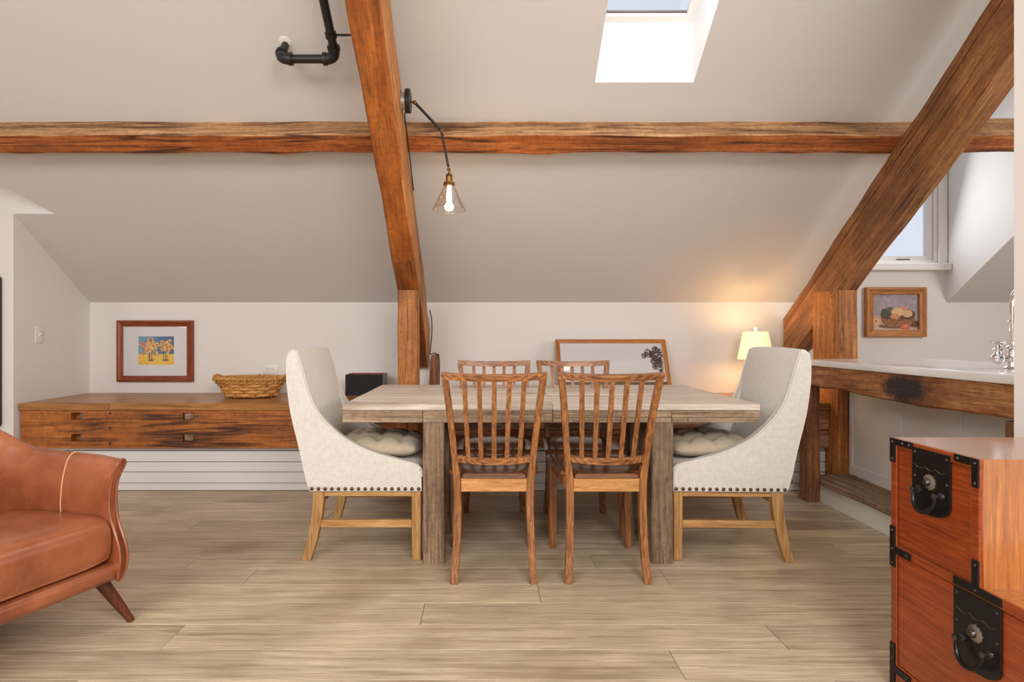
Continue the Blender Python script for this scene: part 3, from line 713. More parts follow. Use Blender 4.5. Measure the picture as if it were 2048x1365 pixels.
# ------------------------------------------------------------------ linen slope-arm chairs
def smooth_poly(pts, n=4):
    out = []
    for i in range(len(pts)-1):
        p0 = pts[max(i-1, 0)]; p1 = pts[i]; p2 = pts[i+1]; p3 = pts[min(i+2, len(pts)-1)]
        for k in range(n):
            t = k/n
            out.append(tuple(.5*((2*b_)+(-a+c)*t+(2*a-5*b_+4*c-d)*t*t+(-a+3*b_-3*c+d)*t**3) for a, b_, c, d in zip(p0, p1, p2, p3)))
    out.append(pts[-1]); return out
nail_src = None
def make_linen_chair(label):
    global nail_src
    t = thing('upholstered_chair', label, 'chair', (0, 0, 0), 0, 'cream linen armchairs')
    F = -.289
    outer = smooth_poly([(-.8096, .321), (-.833, .41), (-.856, .518), (-.895, .68), (-.912, .80), (-.917, .8765), (-.915, .94), (-.907, .968)])
    inner = smooth_poly([(-.872, .974), (-.845, .888), (-.812, .772), (-.766, .680), (-.696, .606), (-.6245, .553), (-.509, .4995), (-.393, .467), (-.326, .450), (-.300, .434), (-.291, .41), (-.289, .321)])
    prof = [(x-F, z) for x, z in outer+[(-.89, .977)]+inner]
    HW = .28
    for s in (-1, 1):
        ya, yb = (s*HW, s*(HW-.055))
        B().prism(prof, 'Y', min(ya, yb), max(ya, yb), .012, 3).build('side_panel', 'linen', t, 50)
        B().tube([(x-F+.003, s*(HW-.006), z+.001) for x, z in inner[:-3]], .0035, 6).build('piping', 'linen', t)
    # back between the sides; its front face is slightly domed
    nv, nu = 26, 16
    front = smooth_poly([(-.700, .36), (-.728, .46), (-.770, .60), (-.812, .76), (-.846, .90), (-.868, .965), (-.890, .982), (-.911, .966)], 4)
    back = smooth_poly([(-.80, .36), (-.832, .46), (-.868, .60), (-.896, .72), (-.912, .84), (-.917, .90), (-.916, .94), (-.911, .966)], 4)
    secs = []
    for i in range(nu+1):
        u = -1+2*i/nu; dome = .018*(1-u**2)
        y = u*(HW-.012)
        loop = [(x-F+dome*math.sin(min(1, k/20)*PI*.9), y, z+ (.006*(1-u*u) if z > .9 else 0)) for k, (x, z) in enumerate(front)]
        loop += [(x-F, y, z) for x, z in reversed(back[:-1])]
        secs.append(loop)
    B().loft(secs).build('back_cushion', 'linen', t, 50)
    B().prism([(-.52, .322), (-.004, .322), (-.002, .41), (-.012, .434), (-.04, .446), (-.25, .452), (-.44, .442)], 'Y', -(HW-.054), HW-.054, .008, 2).build('seat', 'linen', t, 50)
    B().prism([(-.521, .321), (-.49, .321), (-.52, .42), (-.546, .42)], 'Y', -(HW-.05), HW-.05, .003, 1).build('back_skirt', 'linen', t, 50)
    for s in (-1, 1):
        y = s*(HW-.03)
        B().hexa([(-.046, y-.02, 0), (-.006, y-.02, 0), (-.006, y+.02, 0), (-.046, y+.02, 0), (-.048, y-.022, .3205), (-.004, y-.022, .3205), (-.004, y+.022, .3205), (-.048, y+.022, .3205)], .003, 1).build('leg', 'oakleg', t, 30)
        secs = []
        for i in range(13):
            q = i/12; z = .3205*q; xc = -.538+.058*(1-(1-q)**1.8); hw = .0195+.006*q
            secs.append([(xc-hw, y-.019, z), (xc+hw, y-.019, z), (xc+hw, y+.019, z), (xc-hw, y+.019, z)])
        B().loft(secs).build('leg', 'oakleg', t, 30)
        B().box((-.495, y-.011, .150), (-.047, y+.011, .186), .003, 1).build('stretcher', 'oakrail', t, 30)
        B().box((-.47, y-.012, .297), (-.047, y+.012, .3205), .002, 1).build('side_rail', 'oakrail', t, 30)
    B().box((-.485, -(HW-.05), .262), (-.463, HW-.05, .30), .003, 1).build('stretcher', 'oakleg', t, 30)
    def nail(x, y, rot):
        global nail_src
        if nail_src is None:
            nail_src = B().lathe([(.0082, 0), (.0082, .0015), (.0066, .0045), (.0035, .0062), (.0, .0068)], (0, 0, 0), 10).build('nail', 'nail', t)
            nail_src.location = (x, y, .3365); nail_src.rotation_euler = rot
        else: inst(nail_src, 'nail', (x, y, .3365), rot, t)
    for i in range(17):
        x = -.508+.494*i/16
        nail(x, -HW, (PI/2, 0, 0)); nail(x, HW, (-PI/2, 0, 0))
    for i in range(17):
        nail(.0005, -.262+.524*i/16, (0, PI/2, 0))
    return t
lc = make_linen_chair('cream linen armchair with nailhead trim at the left end of the table')
lc.location = (-.293, 2.94, 0)
rc = copy_tree(lc); rc.location = (.880, 2.94, 0); rc.rotation_euler = (0, 0, PI-.035)
rc['label'] = 'cream linen armchair with nailhead trim at the right end of the table, beside the counter'

def tufted(name, label, loc, rz, tilt):
    t = thing(name, label, 'cushion', loc, rz, 'tufted seat cushions'); t.rotation_euler = (0, tilt, rz)
    S = .205; n = 40; tufts = [(a, b) for a in (-.55, 0, .55) for b in (-.55, 0, .55)]
    b = B()
    def h(u, v):
        e = max(0, 1-abs(u)**3.2)*max(0, 1-abs(v)**3.2); k = e**.48
        d = sum(math.exp(-((u-a)**2+(v-c)**2)/.018) for a, c in tufts)
        cr = sum(math.exp(-((u-a)/.07)**2) for a in (-.55, 0, .55))+sum(math.exp(-((v-a)/.07)**2) for a in (-.55, 0, .55))
        return k, min(d, 1), min(cr, 1)
    def pt(u, v, top):
        k, d, cr = h(u, v); r = 1-.10*(abs(u*v)**2)
        x, y = u*S*r, v*S*r
        return (x, y, .052+(.062*k-.044*d-.013*cr*k if top else -.05*k))
    T = [[b.bm.verts.new(pt(-1+2*i/n, -1+2*j/n, True)) for j in range(n+1)] for i in range(n+1)]
    Q = [[T[i][j] if i in (0, n) or j in (0, n) else b.bm.verts.new(pt(-1+2*i/n, -1+2*j/n, False)) for j in range(n+1)] for i in range(n+1)]
    for i in range(n):
        for j in range(n):
            b.bm.faces.new((T[i][j], T[i+1][j], T[i+1][j+1], T[i][j+1])); b.bm.faces.new((Q[i][j], Q[i][j+1], Q[i+1][j+1], Q[i+1][j]))
    b.build('cover', 'cush', t, 80)
    src = None
    for a, c in tufts:
        k, d, cr = h(a, c); z = pt(a, c, True)[2]
        if src is None:
            src = B().lathe([(.009, -.003), (.0095, 0), (.007, .003), (0, .004)], (0, 0, 0), 10).build('button', 'cush', t); src.location = (a*S, c*S, z)
        else: inst(src, 'button', (a*S, c*S, z), (0, 0, 0), t)
tufted('seat_cushion', 'grey-beige tufted cushion on the left linen armchair', (-.293-.225, 2.925, .452), 0, .03)
tufted('seat_cushion', 'grey-beige tufted cushion on the right linen armchair', (.872+.225, 2.925, .452), PI, .03)

# ------------------------------------------------------------------ leather armchair
ang = -math.atan2(.378, .926)
la = thing('leather_armchair', 'tan leather armchair with flared arms cut off by the left edge of the photo', 'armchair', (-1.452, 1.768, 0), ang)
def uout(t):   # U-shaped path of the shell, t 0..1 from far arm front to near arm front: point, outward normal
    D, W, R = .70, .30, .17
    L1 = D-R; L2 = PI/2*R; L3 = 2*(W-R); tot = 2*L1+2*L2+L3; s = t*tot
    if s < L1: return Vector((-s, W, 0)), Vector((0, 1, 0))
    s -= L1
    if s < L2: a = s/R; return Vector((-L1-R*math.sin(a), W-R+R*math.cos(a), 0)), Vector((-math.sin(a), math.cos(a), 0))
    s -= L2
    if s < L3: return Vector((-D, W-R-s, 0)), Vector((-1, 0, 0))
    s -= L3
    if s < L2: a = s/R; return Vector((-D+R-R*math.cos(a), -(W-R)-R*math.sin(a), 0)), Vector((-math.cos(a), -math.sin(a), 0))
    s -= L2
    return Vector((-L1+s, -W, 0)), Vector((0, -1, 0))
prof = smooth_poly([(.0, .22), (.0, .34), (-.004, .42), (.002, .50), (.018, .57), (.036, .598), (.056, .603), (.070, .590), (.064, .57), (.044, .50), (.038, .40), (.046, .30), (.046, .22), (.034, .178), (.012, .178)], 3)
secs = []; N = 72
for i in range(N+1):
    t = i/N; p, nn = uout(t)
    k = max(0, min(1, (.5-abs(t-.5)-.275)/.20)); k = k*k*(3-2*k)
    fw = max(0, 1-min(t, 1-t)/.06)
    sec = []
    for o, z in prof:
        zz = z if z < .42 else .42+(z-.42)*(1+1.15*k)
        fx = Vector((1, 0, 0))*fw*(.058*math.exp(-((z-.26)/.11)**2)+.028*math.exp(-((z-.60)/.05)**2)+.0)
        lean = nn*(k*.08*max(0, (z-.40))/.2)
        o = o*(1-.42*fw) if o > .01 else o
        sec.append(p+nn*o+lean+fx+Vector((0, 0, zz)))
    secs.append(sec)
shell = B().loft(secs).build('shell', 'leather', la, 60)
for side in (0, N):
    pts = [Vector(q)+Vector((.002, 0, 0)) for q in secs[side]]
    B().tube(pts, .005, 6, True).build('piping', 'leather', shell)
def seam(t, nm):
    i = round(t*N); pts = [Vector(q) for q in secs[i][3:20]]
    p, nn = uout(i/N)
    B().tube([q-nn*.001+Vector((0, 0, .0005)) for q in pts], .0022, 6).build(nm, 'thread', shell)
seam(.145, 'seam'); seam(.855, 'seam')
# seat cushion with rolled front
def seatsec(y):
    e = abs(y)/.292; k = (1-e**8)
    pts = smooth_poly([(-.58, .25), (-.58, .34), (-.54, .372), (-.3, .398), (-.08, .412), (.0, .404), (.032, .37), (.036, .31), (.026, .262), (-.01, .248), (-.3, .246)], 4)
    zc = .325
    return [(x-.012*(1-k)*(1 if x > -.2 else 0), y, zc+(z-zc)*(.86+.14*k)) for x, z in pts]
B().loft([seatsec(-.293+.586*i/28) for i in range(29)]).build('seat_cushion', 'leather', la, 60)
b_ = B(); yy = .335
base = smooth_poly([(-.60, .17), (-.30, .165), (-.03, .168), (.022, .182), (.036, .21), (.026, .236), (.0, .245), (-.3, .245), (-.60, .245)], 3)
b_.loft([[(x, y, z) for x, z in base] for y in [-yy+2*yy*i/10 for i in range(11)]]).build('base_rail', 'leather', la, 60)
for sx, sy in ((1, 1), (1, -1), (0, 1), (0, -1)):
    top = Vector((-.035, sy*.285, .185)) if sx else Vector((-.52, sy*.24, .185))
    ft = Vector((.015, sy*.375, 0)) if sx else Vector((-.62, sy*.30, 0))
    B().tube([top.lerp(ft, q) for q in (0, .3, .6, .97, 1)], [.024, .021, .0175, .0125, .011], 14).build('leg', 'walnut', la)

# ------------------------------------------------------------------ step chest
sc_ = thing('step_chest', 'stepped red-brown lacquered chest with black iron fittings in the right foreground', 'chest', (0, 0, 0))
CX0, CX1 = 1.222, 1.66
cs = B().prism([(1.72, .0), (1.72, .743), (1.412, .743), (1.412, .425), (1.11, .425), (1.11, .0)], 'X', CX0, CX1, .003, 1).build('carcass', 'chestend', sc_, 0)
FX = 1.214
def fbox(y0, y1, z0, z1, nm, mat, par, x0=FX, x1=CX0+.002, bev=.002):
    return B().box((x0, y0, z0), (x1, y1, z1), bev, 1).build(nm, mat, par, 0)
fbox(1.697, 1.72, .0, .743, 'frame_stile', 'chest', sc_); fbox(1.412, 1.437, .425, .743, 'frame_stile', 'chest', sc_); fbox(1.11, 1.133, .0, .425, 'frame_stile', 'chest', sc_)
fbox(1.437, 1.697, .717, .743, 'frame_rail', 'chest', sc_); fbox(1.133, 1.697, .402, .428, 'frame_rail', 'chest', sc_); fbox(1.133, 1.697, .0, .075, 'frame_rail', 'chest', sc_)
d1 = fbox(1.4395, 1.6945, .431, .714, 'drawer', 'chest', sc_, 1.2175, 1.23); d2 = fbox(1.1355, 1.6945, .078, .399, 'drawer', 'chest', sc_, 1.2175, 1.23)
rivet = None
def rv(y, z, par, x=FX-.004):
    global rivet
    if rivet is None:
        rivet = B().lathe([(.0042, 0), (.0038, .0015), (.002, .0028), (0, .003)], (0, 0, 0), 8).build('rivet', 'irond', par)
        rivet.location = (x, y, z); rivet.rotation_euler = (0, -PI/2, 0); return
    inst(rivet, 'rivet', (x, y, z), (0, -PI/2, 0), par)
def strap(y0, y1, z0, z1, rs):
    s = fbox(y0, y1, z0, z1, 'iron_strap', 'iron', sc_, FX-.004, FX+.0005, .001)
    for y, z in rs: rv(y, z, s)
strap(1.700, 1.7205, .672, .7435, [(1.71, .682), (1.71, .732)])
strap(1.630, 1.6998, .724, .7435, [(1.642, .734), (1.668, .734)])
strap(1.4115, 1.432, .672, .7435, [(1.4215, .682), (1.4215, .732)])
strap(1.4322, 1.485, .724, .7435, [(1.473, .734)])
strap(1.700, 1.7205, .362, .482, [(1.71, .372), (1.71, .415), (1.71, .47)])
strap(1.638, 1.6998, .404, .424, [(1.652, .414)])
strap(1.4115, 1.432, .429, .492, [(1.4215, .48)])
strap(1.350, 1.488, .4075, .4285, [(1.42, .418)])
strap(1.700, 1.7205, .0, .135, [(1.71, .09), (1.71, .125)])
strap(1.638, 1.6998, .05, .072, [(1.652, .061)])
def lockplate(yc, z0, z1, w, drawer):
    x = 1.2172
    r = w/2; pts = [(yc-w/2, z1), (yc-w/2, z0+r*.7)]
    pts = [(yc+w/2, z1), (yc-w/2, z1)]
    for k in range(9):
        a = PI*k/8; pts.append((yc-math.cos(a)*r*(1 if k else 1), z0+r*.55-math.sin(a)*r*.55))
    lp = B().prism(pts, 'X', x-.005, x, .0012, 1).build('lock_plate', 'iron', drawer, 30)
    zc = z0+(z1-z0)*.52; xb = x-.005
    # scalloped engraved line, rosette, bail handle
    wl_ = [(xb, yc-w*.42+w*.84*i/24, z1-(z1-z0)*.26-.008*abs(math.sin(i/24*PI*3))) for i in range(25)]
    B().tube(wl_, .0012, 5).build('engraved_line', 'irond', lp)
    sec = []
    for rr_, h in ((.021, 0), (.021, .003), (.013, .007), (.010, .008)):
        sec.append([(xb-h, yc+math.cos(2*PI*k/32)*rr_*(1+.10*math.cos(2*PI*k/32*12)*(rr_ > .015)), zc+math.sin(2*PI*k/32)*rr_*(1+.10*math.cos(2*PI*k/32*12)*(rr_ > .015))) for k in range(32)])
    B().loft(sec).build('rosette', 'pewter', lp, 30)
    B().lathe([(.0105, 0), (.010, -.006), (.007, -.010), (0, -.0115)], (xb-.006, yc, zc), 14, 'X').build('rosette_boss', 'irond', lp)
    hz = z0+(z1-z0)*.36
    for s in (-1, 1):
        B().lathe([(.010, 0), (.009, -.004), (.005, -.006), (.005, -.014), (.008, -.017), (.008, -.022), (0, -.026)], (xb, yc+s*.040, hz), 12, 'X').build('handle_post', 'irond', lp)
    B().tube([(xb-.016-.010*math.sin(PI*i/16), yc+.040*math.cos(PI*i/16), hz-.052*math.sin(PI*i/16)**.8) for i in range(17)], [.0042+.0016*math.sin(PI*i/16) for i in range(17)], 8).build('bail_handle', 'iron', lp)
    for dy in (-.42, .42):
        for f in (.93, .55): rv(yc+dy*w, z0+(z1-z0)*f, lp, xb)
lockplate(1.566, .556, .733, .134, d1)
lockplate(1.4197, .213, .403, .138, d2)

# ------------------------------------------------------------------ kitchen peninsula on the right
ct = B().box((2.000, 1.2, .860), (2.86, 3.66, .897), .004, 2).build('countertop', 'marble', None, 30)
tag(ct, 'white marble countertop of the peninsula on the right', 'countertop')
pf = thing('counter_base', 'reclaimed brown timber beam and legs carrying the white countertop', 'counter frame')
secs = []
for i in range(41):
    y = 1.3+2.32*i/40; w0 = .02*math.exp(-((y-3.42)/.05)**2)+wob(y, 4, .006)
    lo = .722+.018*math.exp(-((y-3.25)/.10)**2)+wob(y, 2, .008)
    if y > 3.5: lo = .735
    x0, x1, e = 2.016+wob(y, 8, .003), 2.13, .008
    secs.append([(x0+e, y, lo), (x1, y, lo+.004), (x1, y, .8585), (x0+e*.3, y, .8585), (x0, y, .852), (x0, y, lo+e)])
bm_ = B().loft(secs).build('cross_beam', 'isl', pf, 28)
# tar-stained patch and knot scars sit on the beam's face
timber('leg', 'islz', 'Z', 0, .730, (2.020, 2.100), (3.604, 3.70), pf, .003, 16, 3, .006)
timber('leg', 'islz', 'Z', .154, .716, (2.016, 2.105), (2.10, 2.235), pf, .003, 12, 8, .006)

cb = thing('island_cabinet', 'white shaker panelled cabinet under the marble countertop', 'cabinet')
X = 2.346
B().box((X+.012, 1.3, .152), (2.84, 3.705, .858)).build('body', 'cab', cb, 0)
ys = [3.705, 3.272, 2.855, 2.43, 2.0, 1.6]
sw = .055
for a, b in zip(ys, ys[1:]):
    p = B().box((X+.008, b+.0005, .16), (X+.0135, a-.0005, .855)).build('door_panel', 'cab', cb, 0)
    for q in (((b+.001), (b+sw*.5), .153, .858), ((a-sw*.5), (a-.001), .153, .858)):
        B().box((X, q[0], q[2]), (X+.010, q[1], q[3]), .0015, 1).build('stile', 'cab', p, 0)
    for z0, z1 in ((.153, .215), (.79, .858)):
        B().box((X, b+sw*.5, z0), (X+.010, a-sw*.5, z1), .0015, 1).build('rail', 'cab', p, 0)
stp = thing('foot_step', 'low step with a worn grey board on a white riser in front of the cabinet', 'step')
B().box((2.105, 1.3, 0), (2.34, 3.62, .118)).build('riser', 'riser', stp, 0)
secs = []
for i in range(31):
    y = 1.3+2.40*i/30; x0 = 2.078+wob(y, 3, .006); z1 = .150+wob(y, 6, .0015); z0 = .1185
    if y > 3.603: x0 = 2.104
    secs.append([(x0, y, z0+.004), (x0+.004, y, z0), (2.344, y, z0), (2.344, y, z1), (x0+.006, y, z1), (x0, y, z1-.005)])
B().loft(secs).build('step_board', 'stepw', stp, 28)

# bridge faucet
fx, fy, fz = 2.372, 2.58, .897
fa = thing('faucet', 'chrome bridge faucet with cross handle at the right edge of the photo', 'faucet', (fx, fy, fz))
B().lathe([(.034, 0), (.036, .006), (.028, .012), (.026, .03), (.034, .034), (.034, .05), (.026, .056), (.022, .085), (.03, .09), (.03, .10), (.018, .106), (.016, .12)], (0, 0, 0), 24).build('body', 'chrome', fa)
sp = [(0, 0, .11), (0, 0, .22), (0, 0, .30)]+[(.075-.075*math.cos(a), 0, .30+.075*math.sin(a)) for a in [PI*k/12 for k in range(1, 13)]]+[(.15, 0, .24)]
B().tube(sp, .0155, 16).build('spout', 'chrome', fa)
B().lathe([(.019, .205), (.022, .208), (.022, .214), (.019, .217)], (0, 0, 0), 20).build('collar', 'chrome', fa)
hn = B().lathe([(.008, .0), (.022, .006), (.028, .02), (.026, .034), (.014, .046), (.013, .055), (.021, .06), (.021, .066), (.012, .072), (.012, .084), (.018, .088), (.018, .094), (.0, .099)], (-.062, .01, .022), 20).build('valve', 'chrome', fa)
B().tube([(-.05, .008, .045), (0, 0, .045)], .012, 12).build('bridge_arm', 'chrome', fa)
for k in range(2):
    a = PI/4+PI/2*k
    B().tube([(-.062-.028*math.cos(a), .01-.028*math.sin(a), .118), (-.062-.018*math.cos(a), .01-.018*math.sin(a), .118), (-.062+.018*math.cos(a), .01+.018*math.sin(a), .118), (-.062+.028*math.cos(a), .01+.028*math.sin(a), .118)], [.008, .005, .005, .008], 10).build('cross_handle', 'chrome', fa)

# ------------------------------------------------------------------ wall sconce
P0 = Vector((-.431, 2.95, 2.25))
ws = thing('wall_sconce', 'black swing-arm sconce with a clear glass cone shade on the left rafter', 'lamp', tuple(P0))
B().lathe([(.043, -.004), (.043, .024)], (0, 0, 0), 28, 'X').build('mounting_box', 'alum', ws)
B().lathe([(.056, .024), (.060, .026), (.060, .046), (.057, .049), (.02, .050)], (0, 0, 0), 36, 'X').build('backplate', 'pipe', ws)
B().tube([(.05, 0, -.005), (.066, 0, -.006)], .006, 10).build('stem', 'brass', ws)
def ball(nm, p, r): return B().lathe([(0, -r), (r*.6, -r*.8), (r, 0), (r*.6, r*.8), (0, r)], p, 14).build(nm, 'brass', ws)
ball('swivel_joint', (.071, 0, -.008), .011)
B().tube([(.071, 0, -.008), (.205, 0, -.150)], .007, 10).build('arm', 'pipe', ws)
ball('swivel_joint', (.208, 0, -.153), .011)
B().tube([(.208, 0, -.153), (.243, 0, -.338)], .0062, 10).build('arm', 'pipe', ws)
ball('swivel_joint', (.245, 0, -.352), .010)
lx, lz = .247, -.352
B().lathe([(.005, lz), (.006, lz-.018), (.015, lz-.026), (.019, lz-.034), (.016, lz-.037), (.017, lz-.064), (.028, lz-.066), (.030, lz-.078), (.026, lz-.084), (.018, lz-.085)], (lx, 0, 0), 24).build('lamp_socket', 'brass', ws)
b_ = B(); pr = [(.026, lz-.080), (.028, lz-.086), (.050, lz-.135), (.0865, lz-.207), (.0845, lz-.207), (.049, lz-.137), (.026, lz-.088), (.0245, lz-.080)]
b_.lathe(pr, (lx, 0, 0), 48, cap=False).build('glass_shade', 'glass', ws)
b_ = B(); b_.tube([(lx+.0857*math.cos(2*PI*k/48), .0857*math.sin(2*PI*k/48), lz-.2075) for k in range(48)], .0018, 6, True).build('shade_rim', 'glass', ws)
bulb = B().lathe([(.010, lz-.085), (.011, lz-.10), (.014, lz-.125), (.015, lz-.150), (.012, lz-.175), (0, lz-.186)], (lx, 0, 0), 20).build('bulb', 'bulb', ws)
B().tube(smooth_poly([(.018, .045, -.03), (.008, .08, -.05), (.006, .16, -.09), (.006, .30, -.20), (.005, .42, -.29), (.006, .47, -.34)], 4), .0035, 6).build('cord', 'pipe', ws)
pl = bpy.data.lights.new('sconce_glow', 'POINT'); pl.energy = 2.0; pl.color = (1, .78, .5); pl.shadow_soft_size = .03
po = bpy.data.objects.new('sconce_glow', pl); C.objects.link(po); po.location = P0+Vector((lx, 0, lz-.23))

# ------------------------------------------------------------------ pipe under the ceiling
pp = thing('black_pipe', 'black iron pipe with elbows hanging below the ceiling left of the rafter', 'pipe')
R = .0205
ex, ey, ez = -.7256, 2.80, 2.394
up = Vector((0, -.804, .595))
E2 = Vector((ex, ey, ez)); E1 = Vector((-1.0, 2.80, 2.394))
B().tube([E2+Vector((-.02, 0, 0)), E1+Vector((.02, 0, 0))], R, 16).build('pipe_run', 'pipe', pp)
B().tube([E2+up*.02, E2+up*2.2], R, 16).build('pipe_rise', 'pipe', pp)
def elbow(p, a, b, nm='elbow'):
    a, b = Vector(a), Vector(b); pts = []
    s = .05
    for i in range(9):
        t = i/8; pts.append(p+a*s*(1-t)**2+b*s*t*t)
    e_ = B().tube(pts, .0265, 16).build(nm, 'pipe', pp)
    for q, dr in ((pts[0], a), (pts[-1], b)):
        B().tube([q-dr*.006, q+dr*.012], .0305, 16).build('elbow_collar', 'pipe', e_)
elbow(E2, (-1, 0, 0), up); into = Vector((0, .595, .804)); elbow(E1, (1, 0, 0), into)
B().tube([E1+into*.045, E1+into*.15], R*.9, 14).build('pipe_drop', 'pipe', pp)
cpl = B().lathe([(.030, 0), (.028, -.004), (.02, -.008)], (0, 0, 0), 22).build('ceiling_plate', 'plastic', pp)
cpl.location = (-1.0, 2.80+.595*.125, cz(2.80+.595*.125)); cpl.rotation_euler = (math.atan(SLOPE)*-1, 0, 0)
cl = E2+up*.115
B().tube([cl-up*.012, cl+up*.012], .027, 16).build('clamp', 'pipe', pp)
B().tube([cl+Vector((.02, 0, 0)), Vector((-.566, cl.y, cl.z))], .0055, 10).build('hanger_rod', 'pipe', pp)

# ------------------------------------------------------------------ pictures
def painted(name, x0, x1, z0, z1, y, img, parent, fn=None):
    H_, W_ = img.shape[:2]
    xs = np.linspace(x0, x1, W_); zs = np.linspace(z1, z0, H_)
    verts = [(x, y, z) if fn is None else fn(x, z) for z in zs for x in xs]
    faces = [(j*W_+i, (j+1)*W_+i, (j+1)*W_+i+1, j*W_+i+1) for j in range(H_-1) for i in range(W_-1)]
    me = bpy.data.meshes.new(name); me.from_pydata(verts, [], faces)
    ca = me.color_attributes.new('Col', 'FLOAT_COLOR', 'POINT')
    srgb = np.clip(img, 0, 1); l = np.where(srgb <= .04045, srgb/12.92, ((srgb+.055)/1.055)**2.4)
    ca.data.foreach_set('color', np.concatenate([l.reshape(-1, 3), np.ones((H_*W_, 1))], 1).astype(np.float32).ravel())
    me.materials.append(M['print']); o = bpy.data.objects.new(name, me); C.objects.link(o); o.parent = parent; return o
rng = np.random.default_rng(5)
def blob(img, cx, cy, rx, ry, col, a=1.0, th=0.0):
    h, w = img.shape[:2]; Y, X_ = np.mgrid[0:h, 0:w]
    u = (X_/(w-1)-cx); v = (Y/(h-1)-cy)
    c, s = math.cos(th), math.sin(th); uu = (u*c+v*s)/rx; vv = (-u*s+v*c)/ry
    k = (uu*uu+vv*vv < 1)[..., None]*a
    img[:] = img*(1-k)+np.array(col)/255*k
def mitre_frame(x0, x1, z0, z1, w, y0, y1, mx, mz, par, lip=.006):
    """four mitred members, moulded: outer bead, hollow, inner lip"""
    for nm, pts in (('frame_member', 0), ('frame_member', 1), ('frame_member', 2), ('frame_member', 3)):
        prof = [(0, y1), (0, y0+.004), (.004, y0), (w*.3, y0), (w*.45, y0+.005), (w*.75, y0+.007), (w*.82, y0+.004), (w, y0+.006), (w, y1)]
        s0, s1 = [], []
        for o, y in prof:
            if pts == 0: s0.append((x0+o, y, z1-o)); s1.append((x1-o, y, z1-o))
            if pts == 1: s0.append((x0+o, y, z0+o)); s1.append((x1-o, y, z0+o))
            if pts == 2: s0.append((x0+o, y, z0+o)); s1.append((x0+o, y, z1-o))
            if pts == 3: s0.append((x1-o, y, z0+o)); s1.append((x1-o, y, z1-o))
        B().loft([s0, s1]).build(nm, mx if pts < 2 else mz, par, 30)

# autumn tree print on the left
X0, X1, Z0, Z1 = -2.875, -2.280, .683, 1.162
f1 = thing('framed_picture', 'small print of yellow autumn trees in a wide mat and dark red-brown frame', 'picture')
mitre_frame(X0, X1, Z0, Z1, .047, KY-.03, KY-.003, 'frame1', 'frame1z', f1)
B().box((X0+.045, KY-.014, Z0+.045), (X1-.045, KY-.006, Z1-.045)).build('mat_board', 'mat', f1, 0)
h, w = 110, 140; img = np.zeros((h, w, 3)); Y, XX = np.mgrid[0:h, 0:w]/np.array([h-1, w-1])[:, None, None]
sky = np.array([70, 120, 160])/255*(1-XX[..., None])+np.array([38, 72, 120])/255*XX[..., None]
sky = sky*(1-(1-XX[..., None])**3*.5)+np.array([170, 205, 195])/255*((1-XX[..., None])**3*.5)
gr = np.array([240, 190, 40])/255*np.ones((h, w, 1)); img = np.where((Y < .62)[..., None], sky*1.15, gr*1.1)
img += rng.normal(0, .05, (h, w, 1))
for _ in range(120): blob(img, rng.random(), .64+.36*rng.random(), .05, .012, [(250, 205, 60), (235, 150, 30), (230, 215, 120)][rng.integers(3)], .6)
for _ in range(50): blob(img, rng.random(), .58*rng.random(), .05, .02, [(60, 110, 150), (110, 160, 170), (30, 60, 110), (60, 130, 120)][rng.integers(4)], .5, rng.random()*3)
for cx, tr in ((.33, ((-.02, .016), (.05, .012))), (.75, ((-.04, .01), (.02, .011), (.06, .008)))):
    for dx, r_ in tr: blob(img, cx+dx, .70, r_, .15, (58, 36, 40))
    blob(img, cx+.02, .84, .09, .035, (90, 50, 40), .8)
pal = [(255, 205, 50), (255, 180, 40), (235, 110, 40), (190, 60, 50), (255, 235, 140), (110, 60, 60), (255, 200, 90), (255, 215, 70)]
for cx, cy, rx, ry, nn in ((.34, .37, .31, .33, 520), (.80, .36, .21, .27, 320)):
    for _ in range(nn):
        a = rng.random()*2*PI; q = rng.random()**.6*(.82+.28*math.sin(a*5+cx*9))
        c = pal[rng.integers(len(pal))]
        if cx < .5 and math.cos(a)*q < -.45: c = pal[rng.integers(1, 4)]
        blob(img, cx+math.cos(a)*q*rx, cy+math.sin(a)*q*ry, .011, .026, c, .95, rng.random()*3)
B_ = painted('print', -2.711, -2.432, .815, 1.037, KY-.0145, img, f1)
b_ = B(); b_.box((X0+.046, KY-.0175, Z0+.046), (X1-.046, KY-.0160, Z1-.046)).build('cover_glass', 'pane', f1, 0)

# still life on the right
X0, X1, Z0, Z1 = -.2345, .2345, -.193, .193
f2 = thing('framed_picture', 'small still life of vegetables in a basket in a moulded orange-brown frame', 'picture', (3.205, 0, 1.227))
f2.rotation_euler = (0, 0, 0)
mitre_frame(X0, X1, Z0, Z1, .055, KY-.04, KY-.003, 'frame2', 'frame2z', f2)
h, w = 110, 140; img = np.ones((h, w, 3))*np.array([168, 152, 158])/255; Y, XX = np.mgrid[0:h, 0:w]/np.array([h-1, w-1])[:, None, None]
img += rng.normal(0, .04, (h, w, 1))
for _ in range(260): blob(img, rng.random(), .6*rng.random(), .03, .02, [(178, 158, 165), (150, 142, 152), (190, 170, 172), (140, 138, 150)][rng.integers(4)], .5, rng.random()*3)
img[int(h*.86):] = np.array([196, 178, 162])/255
for _ in range(60): blob(img, rng.random(), .86+.14*rng.random(), .06, .015, [(214, 196, 178), (176, 150, 132)][rng.integers(2)], .6)
blob(img, .92, .82, .14, .09, (92, 56, 46), .9); blob(img, .5, .88, .36, .06, (110, 74, 54), .9)
blob(img, .56, .66, .36, .25, (138, 88, 52)); blob(img, .56, .56, .37, .17, (96, 58, 36))
blob(img, .33, .52, .13, .13, (70, 72, 54)); blob(img, .40, .44, .09, .08, (92, 92, 70)); blob(img, .67, .42, .08, .09, (206, 142, 116))
